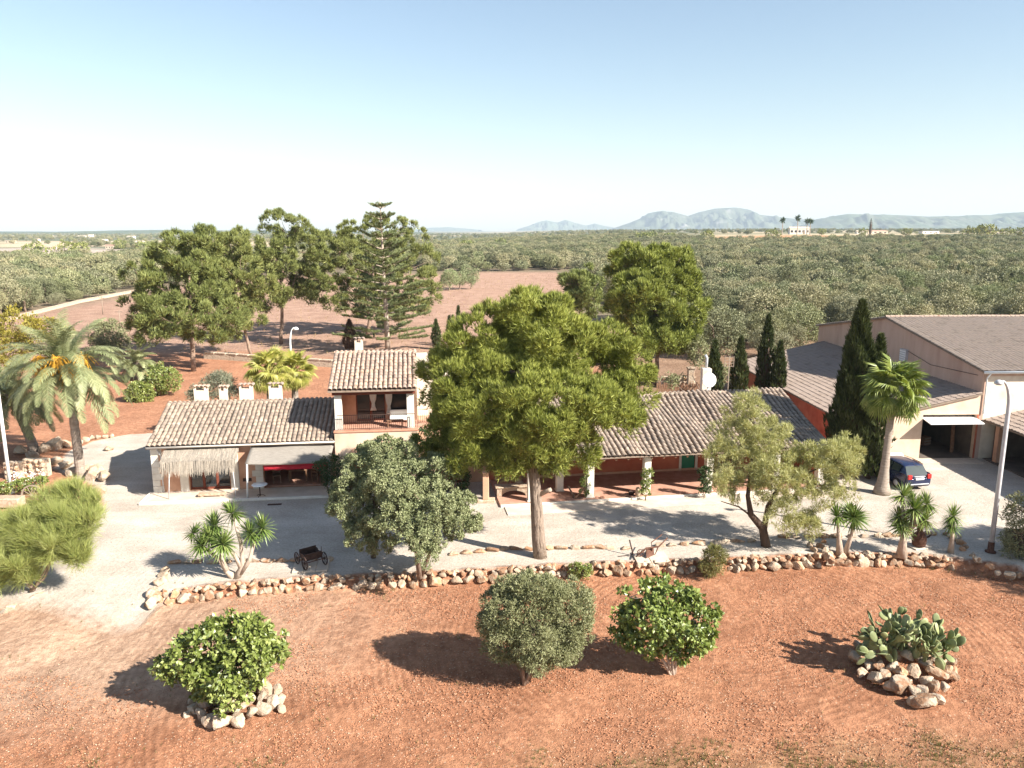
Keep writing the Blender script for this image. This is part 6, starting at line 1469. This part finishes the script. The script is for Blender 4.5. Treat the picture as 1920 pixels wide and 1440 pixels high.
# boundary wall behind, field wall on the left, white terrace
def long_wall(name, label, a, c_, h, th, mat):
    v = c_ - a; n = max(2, int(v.length / 1.5)); t = thing(name, label, 'wall', a); rg = np.random.default_rng(int(v.length * 10)); d = v.normalized(); s_ = Vector((-d.y, d.x, 0)) * th / 2; b = B(); vs = []
    for i in range(n + 1):
        p = v * (i / n); z = hz(a.x + p.x, a.y + p.y) - a.z; hh = h * rg.uniform(.85, 1.1); vs += [p - s_ * 1.15 + Vector((0, 0, z - .2)), p - s_ * .9 + Vector((0, 0, z + hh)), p + s_ * .9 + Vector((0, 0, z + hh)), p + s_ * 1.15 + Vector((0, 0, z - .2))]
    fs = [(i * 4 + k, i * 4 + (k + 1) % 4, (i + 1) * 4 + (k + 1) % 4, (i + 1) * 4 + k) for i in range(n) for k in range(4)] + [(0, 1, 2, 3), (n * 4 + 3, n * 4 + 2, n * 4 + 1, n * 4)]
    b.add(vs, fs).obj('masonry', mat, t)
    b = B()
    for i in range(n): p = v * ((i + .5) / n); z = hz(a.x + p.x, a.y + p.y) - a.z; b.box(-.7, .7, -th * .55, th * .55, 0, .12, Matrix.Translation(p + Vector((0, 0, z + h))) @ Matrix.Rotation(math.atan2(d.y, d.x) + rg.normal(0, .02), 4, 'Z'))
    tag(b.obj('coping_stones', mat, t), kind='stuff')
long_wall('field_wall', 'long pale dry stone wall at the far left edge of the red field', G(-90, 628), G(150, 568), .5, .5, M['rubble'])
long_wall('field_wall', 'farther stretch of pale stone wall left of the pines', G(150, 568), G(300, 540), .5, .5, M['rubble'])
long_wall('boundary_wall', 'low brown stone wall in shade behind the fan palms', G(385, 672), G(650, 690), .7, .5, M['rubble'])
long_wall('terrace_wall', 'low whitewashed wall behind the low house roof', Vector((at(562, 752, 55).x, 55, 0)), Vector((at(648, 752, 56).x, 56, 0)), 1.0, .5, M['stucco_cream'])
for i, px in enumerate((608, 618)):
    q = Vector((at(px, 740, 55.4).x, 55.4, 1.08)); pot(['clay pot with a yellow-green plant on the whitewashed wall', 'bare pale clay pot on the whitewashed wall'][i], q, .26, .5, M['terracotta'])
q = Vector((at(608, 715, 55.4).x, 55.4, 1.55)); shrub('potted_plant', 'yellow-green plant growing in the clay pot behind the low house', q, [(q.x, q.y, q.z + .25, .28, .28, .25)], 403, 30, 10, .16, .06, 2, 'feather_leaf', clump_r=(.08, .15), cat='plant', r0=.015)
q = Vector((at(628, 725, 55.2).x, 55.2, 1.1)); shrub('bougainvillea', 'purple flowering bush by the tower wall', q, [(q.x, q.y, q.z + .3, .3, .3, .32)], 404, 40, 12, .1, .07, 2, 'flower_purple', clump_r=(.1, .18), cat='bush', r0=.015)
for i, (px, py) in enumerate(((193, 590), (226, 625), (10, 575), (1258, 442))):
    q = G(px, py) if i < 3 else Vector((190, 700, hz(190, 700))); t = thing('utility_pole', ['wooden utility pole in the red field, left of two', 'wooden utility pole in the red field, right of two', 'wooden pole at the left field wall', 'far pale pole above the grove'][i], 'pole', q)
    hgt = (3.2, 3.4, 5.5, 14)[i]; B().tube([(0, 0, -.1), (.1, 0, hgt)], [.09, .06], 6).obj('post', M['wood_grey'], t, True); B().box(-.4, .55, -.04, .04, hgt - .25, hgt - .15).obj('cross_arm', M['wood_grey'], t)

# ================================================================== far houses and trees
M['far_white'] = plain('far_white', [(.66, .60, .52), (.74, .69, .62)], .5, bmp=0)
M['far_tan'] = plain('far_tan', [(.52, .42, .31), (.60, .50, .39)], .5, bmp=0)
M['far_roof'] = plain('far_roof', [(.36, .22, .16), (.44, .29, .22)], .5, bmp=0)
def far_house(label, px, py, wpx, hpx, Y, mat='far_white', roof='gable', nwin=3):
    p = at(px, py, Y); z0 = hz(p.x, Y) - .3; s_ = FOC / Y; w = wpx / s_; h = max(2.6, hpx / s_ * .7); d = w * .5
    t = thing('far_house', label, 'house', (p.x, Y, z0), rng.uniform(-.2, .2))
    B().box(-w / 2, w / 2, -d / 2, d / 2, 0, h + .3).obj('wall', M[mat], t)
    if roof == 'gable':
        b = B(); rz = h + .3; vs = [(-w / 2 - .3, -d / 2 - .4, rz), (w / 2 + .3, -d / 2 - .4, rz), (w / 2 + .3, d / 2 + .4, rz), (-w / 2 - .3, d / 2 + .4, rz), (-w / 2 - .3, 0, rz + h * .35), (w / 2 + .3, 0, rz + h * .35)]
        b.add(vs, [(0, 1, 5, 4), (2, 3, 4, 5), (0, 4, 3), (1, 2, 5), (3, 2, 1, 0)]).obj('roof', M['far_roof' if mat != 'far_white' else 'far_tan'], t)
    else: B().box(-w / 2 - .2, w / 2 + .2, -d / 2 - .2, d / 2 + .2, h + .301, h + .6).obj('roof', M[mat], t)
    for k in range(nwin):
        u = -w / 2 + w * (k + .5) / nwin; wn_ = B().box(u - w * .06, u + w * .06, -d / 2 - .06, -d / 2 - .001, h * .35, h * .75).obj('window', M['dark_void'], t)
    B().box(-w * .03 + w * .2, w * .07 + w * .2, -d / 2 - .08, -d / 2 - .061, .3, h * .6).obj('door', M['wood_grey'], t)
for i, (lab, a) in enumerate((('long white farm shed on the left plain right of the arcaded house', (145, 459, 22, 9, 620)), ('pale arcaded house on the left plain', (98, 460, 18, 8, 640, 'far_tan', 'flat', 5)), ('white house with open gable on the left plain', (206, 457, 14, 7, 650, 'far_tan')), ('large white villa on the left plain, nearest the pines', (261, 454, 19, 12, 700, 'far_white')), ('small tan house just left of the white villa', (233, 455, 14, 6, 690, 'far_tan', 'flat')), ('low white house far out, at mid-left of the plain', (155, 443, 18, 5, 1500)), ('white tower-like house far out on the left plain', (171, 443, 8, 9, 1500, 'far_white', 'flat', 2)), ('white house far out, below the wooded ridge', (192, 448, 17, 5, 1100)), ('low white house far out at the far left', (68, 449, 12, 5, 1100)), ('tan house far out at the far left', (20, 451, 16, 6, 1000, 'far_tan', 'flat')), ('white house far out near the pines', (246, 444, 14, 6, 1400)), ('tiny white house far out left of the tower-like house', (93, 444, 6, 4, 1500)), ('small far house right of the tall conifer', (795, 443, 10, 6, 900, 'far_tan')),
    ('cream villa with palms on the right skyline', (1498, 428, 34, 14, 900, 'far_white', 'gable', 5)), ('long tan shed on the right skyline beside a cypress', (1640, 432, 40, 7, 900, 'far_tan', 'gable', 4)), ('white shed at the left foot of the skyline cypress', (1615, 432, 18, 6, 880, 'far_white')), ('long pale shed right of centre on the right skyline', (1740, 431, 34, 6, 950, 'far_white', 'flat')), ('low dark-roofed house between trees at the far right', (1868, 427, 30, 8, 820, 'far_tan', 'flat')), ('white house in the grove above the rounded pine', (1246, 440, 22, 5, 700, 'far_white', 'flat')), ('pale house at the head of the grove, left', (1010, 432, 18, 6, 900, 'far_white')), ('small pale house at the head of the grove, right of another', (1050, 434, 16, 5, 900, 'far_tan')))):
    far_house(lab, *a)
FT = olive_meshes(2, 60, 10, .7, .35, 1, M['dark_leaf'], 95, 2.6, 2.3); FT[0][0].materials[0] = M['pine_far']; FT[1][0].materials[0] = M['pine_far']
for i, (px, s_, Y, lab) in enumerate(((1205, 2.2, 620, 'broad dark tree above the grove, left of a close pair'), (1222, 2.3, 625, 'broad dark tree above the grove, right of a close pair'), (1255, 1.9, 640, 'rounded tree above the grove near the far pole'), (1168, 1.6, 640, 'small dark tree at the grove head left of the close pair'), (1328, 2.2, 650, 'single broad dark tree standing on the grove skyline'), (1450, 2.2, 640, 'dark tree left of the cream villa'), (1540, 1.7, 780, 'tree right of the cream villa'), (1818, 2.6, 640, 'dark rounded tree on the red field skyline, left of three'), (1848, 3.2, 640, 'large rounded tree on the red field skyline, middle of three'), (1890, 2.3, 650, 'yellowish tree on the red field skyline, right of three'), (1920, 2.6, 640, 'dark tree at the right edge of the skyline'), (1618, 1.8, 760, 'tree beside the skyline cypress'), (1700, 1.9, 760, 'low dark tree on the skyline before the pale shed'), (118, 2.2, 470, 'wide bush in the left plain before the white shed'), (150, 2.0, 475, 'dark wide bush in the left plain'), (65, 2.2, 400, 'round bush standing alone in the left plain'), (270, 2.2, 470, 'bush in the left plain before the white villa'), (222, 2.0, 640, 'small round tree beside the gabled far house'), (875, 2.0, 560, 'tree at the far edge of the red field plain'), (940, 2.0, 600, 'tree on the far plain left of the grove head'))):
    x = at(px, 440, Y).x; t = thing('far_tree', lab, 'tree', (x, Y, hz(x, Y) - .3), i * 1.3, 'trees on the far plain'); t.scale = (s_, s_, s_ * .95); link('crown', FT[i % 2][0], t); link('trunk', FT[i % 2][1], t)
for i, (px, h, Y) in enumerate(((1467, 14, 800), (1495, 16, 800), (1513, 13.5, 805), (1519, 13, 800))):
    x = at(px, 430, Y).x; t = thing('far_palm', ['lone slim palm left of the cream villa', 'tall palm rising behind the cream villa', 'palm right of the cream villa, left of a close pair', 'palm right of the cream villa, right of a close pair'][i], 'palm', (x, Y, hz(x, Y)), 0, 'far palms')
    B().tube([(0, 0, 0), (0, 0, h)], [.5, .35], 6).obj('trunk', M['palm_trunk'], t); rgp = np.random.default_rng(i); v, f = leaves(np.tile(np.array([[0, 0, h]]), (60, 1)), unit(rgp.normal(size=(60, 3)) + np.array((0, 0, .2))), 4.2, 1.0, 1, .2, rgp, .2); link('crown', np_mesh('crown', v, f, M['dark_leaf']), t)
x = at(1632, 430, 800).x; cypress('single dark cypress on the right skyline', (x, 800, hz(x, 800)), 17, 5, 62, group='far cypress', n=700)

# ================================================================== small stuff on the ground
def ground_scatter(name, label, n, area, smin, smax, mat, seed, flat=.6, gate=None):
    rg = np.random.default_rng(seed); x = rg.uniform(area[0], area[1], n); y = area[2] + (area[3] - area[2]) * rg.uniform(0, 1, n)
    keep = gate(x, y) if gate else np.ones(n, bool); x, y = x[keep], y[keep]; z = height(x, y); n = len(x)
    base = np.array([(1, 0, 0), (-.3, .9, 0), (-.5, -.8, 0), (.1, .1, .9), (.2, -.1, -.5)]); tri = np.array([(0, 1, 3), (1, 2, 3), (2, 0, 3), (1, 0, 4), (2, 1, 4), (0, 2, 4)])
    s_ = rg.uniform(smin, smax, n) ** 1.0; a = rg.uniform(0, 6.28, n); ca, sa = np.cos(a), np.sin(a)
    v = np.tile(base, (n, 1, 1)) * rg.uniform(.7, 1.3, (n, 5, 3)); vx = (v[..., 0] * ca[:, None] - v[..., 1] * sa[:, None]) * s_[:, None] + x[:, None]; vy = (v[..., 0] * sa[:, None] + v[..., 1] * ca[:, None]) * s_[:, None] + y[:, None]; vz = v[..., 2] * s_[:, None] * flat + z[:, None] + s_[:, None] * .1
    vv = np.stack([vx, vy, vz], -1).reshape(-1, 3); ff = (tri[None] + (np.arange(n) * 5)[:, None, None]).reshape(-1, 3)
    return tag(link(name, np_mesh(name, vv, ff, M[mat])), label, 'stones', kind='stuff')
M['pebble'] = plain('pebble', [(.40, .25, .16), (.56, .42, .31)], 2, bmp=0, island=.3)
M['clod'] = plain('clod', [(.33, .14, .072), (.43, .20, .11)], 2, bmp=0, island=.25)
infield = lambda x, y: (y < wall_y(x) - .2) | (x < -15)
ground_scatter('pebbles', 'small pale stones strewn over the red field', 16000, (-22, 24, 17.5, 33), .012, .036, 'pebble', 601, gate=lambda x, y: infield(x, y) & ~((x < -14) & (y > 27)))
ground_scatter('clods', 'clods of red earth over the tilled field', 60000, (-22, 24, 17.5, 33), .012, .045, 'clod', 602, gate=lambda x, y: infield(x, y) & ~((x < -12) & (y > 25 + .0 * x)))
ground_scatter('yard_gravel', 'loose stones on the gravel yard', 5000, (-22, 27, 30, 43), .012, .03, 'limestone_pale', 603, gate=lambda x, y: y > wall_y(x) + .5)
def grass(name, label, n, gate, area, ln, mat, seed, k=7, wd=.012, y_pow=1.0):
    rg = np.random.default_rng(seed); x = rg.uniform(area[0], area[1], n); y = area[2] + (area[3] - area[2]) * rg.uniform(0, 1, n) ** y_pow
    keep = gate(x, y, rg); x, y = x[keep], y[keep]; P = np.stack([x, y, height(x, y) - .01], 1); D = np.tile(np.array((0, 0, 1.0)), (len(x), 1))
    v, f = needles(P, D, ln, wd, k, .55, rg); return tag(link(name, np_mesh(name, v, f, M[mat])), label, 'grass', kind='stuff')
grass('dry_grass', 'thin dry grass along the near edge of the red field', 26000, lambda x, y, rg: rg.uniform(0, 1, len(x)) < np.clip((20.6 - y) / 3 + .35 * np.clip(x / 14, -.6, 1) + (vnoise(x, y, 1.1, 31) - .62) * 1.5, 0, 1), (-16, 17, 16.8, 23.5), .15, 'weed', 611, k=9)
grass('straw', 'bleached straw on the near edge of the field', 7000, lambda x, y, rg: rg.uniform(0, 1, len(x)) < np.clip((20.2 - y) / 4 + (vnoise(x, y, .9, 33) - .6) * 1.6, 0, 1), (-16, 17, 16.8, 23), .12, 'straw', 612)
grass('weeds', 'scattered weeds round the field islands and walls', 2600, lambda x, y, rg: (vnoise(x, y, .8, 35) > .80), (-20, 22, 19, 32), .16, 'weed', 613)
grass('field_weeds', 'dry tufts in the red field behind the farm', 1500, lambda x, y, rg: in_poly(x, y, field_back), (-60, 20, 95, 280), .5, 'straw', 614, k=5, wd=.06)

M['litter'] = plain('litter', [(.16, .10, .06), (.30, .21, .13)], 3, bmp=0, island=.4)
def near_any(x, y, pts):
    k = np.zeros(len(x), bool)
    for cx, cy_, r_ in pts: k |= np.hypot(x - cx, y - cy_) < r_ * (0.4 + .9 * np.random.default_rng(5).uniform(0, 1, len(x)))
    return k
ground_scatter('leaf_litter', 'fallen needles and leaf litter under the yard trees', 9000, (-20, 24, 31, 44), .012, .035, 'litter', 605, flat=.3, gate=lambda x, y: (y > wall_y(x) + .4) & near_any(x, y, [(1.3, 34.5, 6), (-4.5, 34, 4), (12, 36, 4), (15, 36, 3), (-12, 32, 2), (19, 35.5, 3), (-21, 35, 4)]))
grass('wall_weeds', 'dry weeds sprouting along the foot and joints of the stone wall', 5000, lambda x, y, rg: (np.abs(y - wall_y(x) - .05) < .35) & (x > -14.5) & (x < 22) & (vnoise(x, y, .7, 41) > .62), (-15, 22, 28, 34), .16, 'weed', 615, k=6)
grass('island_weeds', 'dry weeds round the rock mounds in the field', 2600, lambda x, y, rg: (((np.abs(np.hypot(x + 8.0, y - 22.6) - 1.6) < .5) | (np.abs(np.hypot(x - 13.6, y - 24.4) - 1.9) < .6)) & (vnoise(x, y, .6, 43) > .5)), (-12, 17, 19, 28), .15, 'straw', 616, k=6)
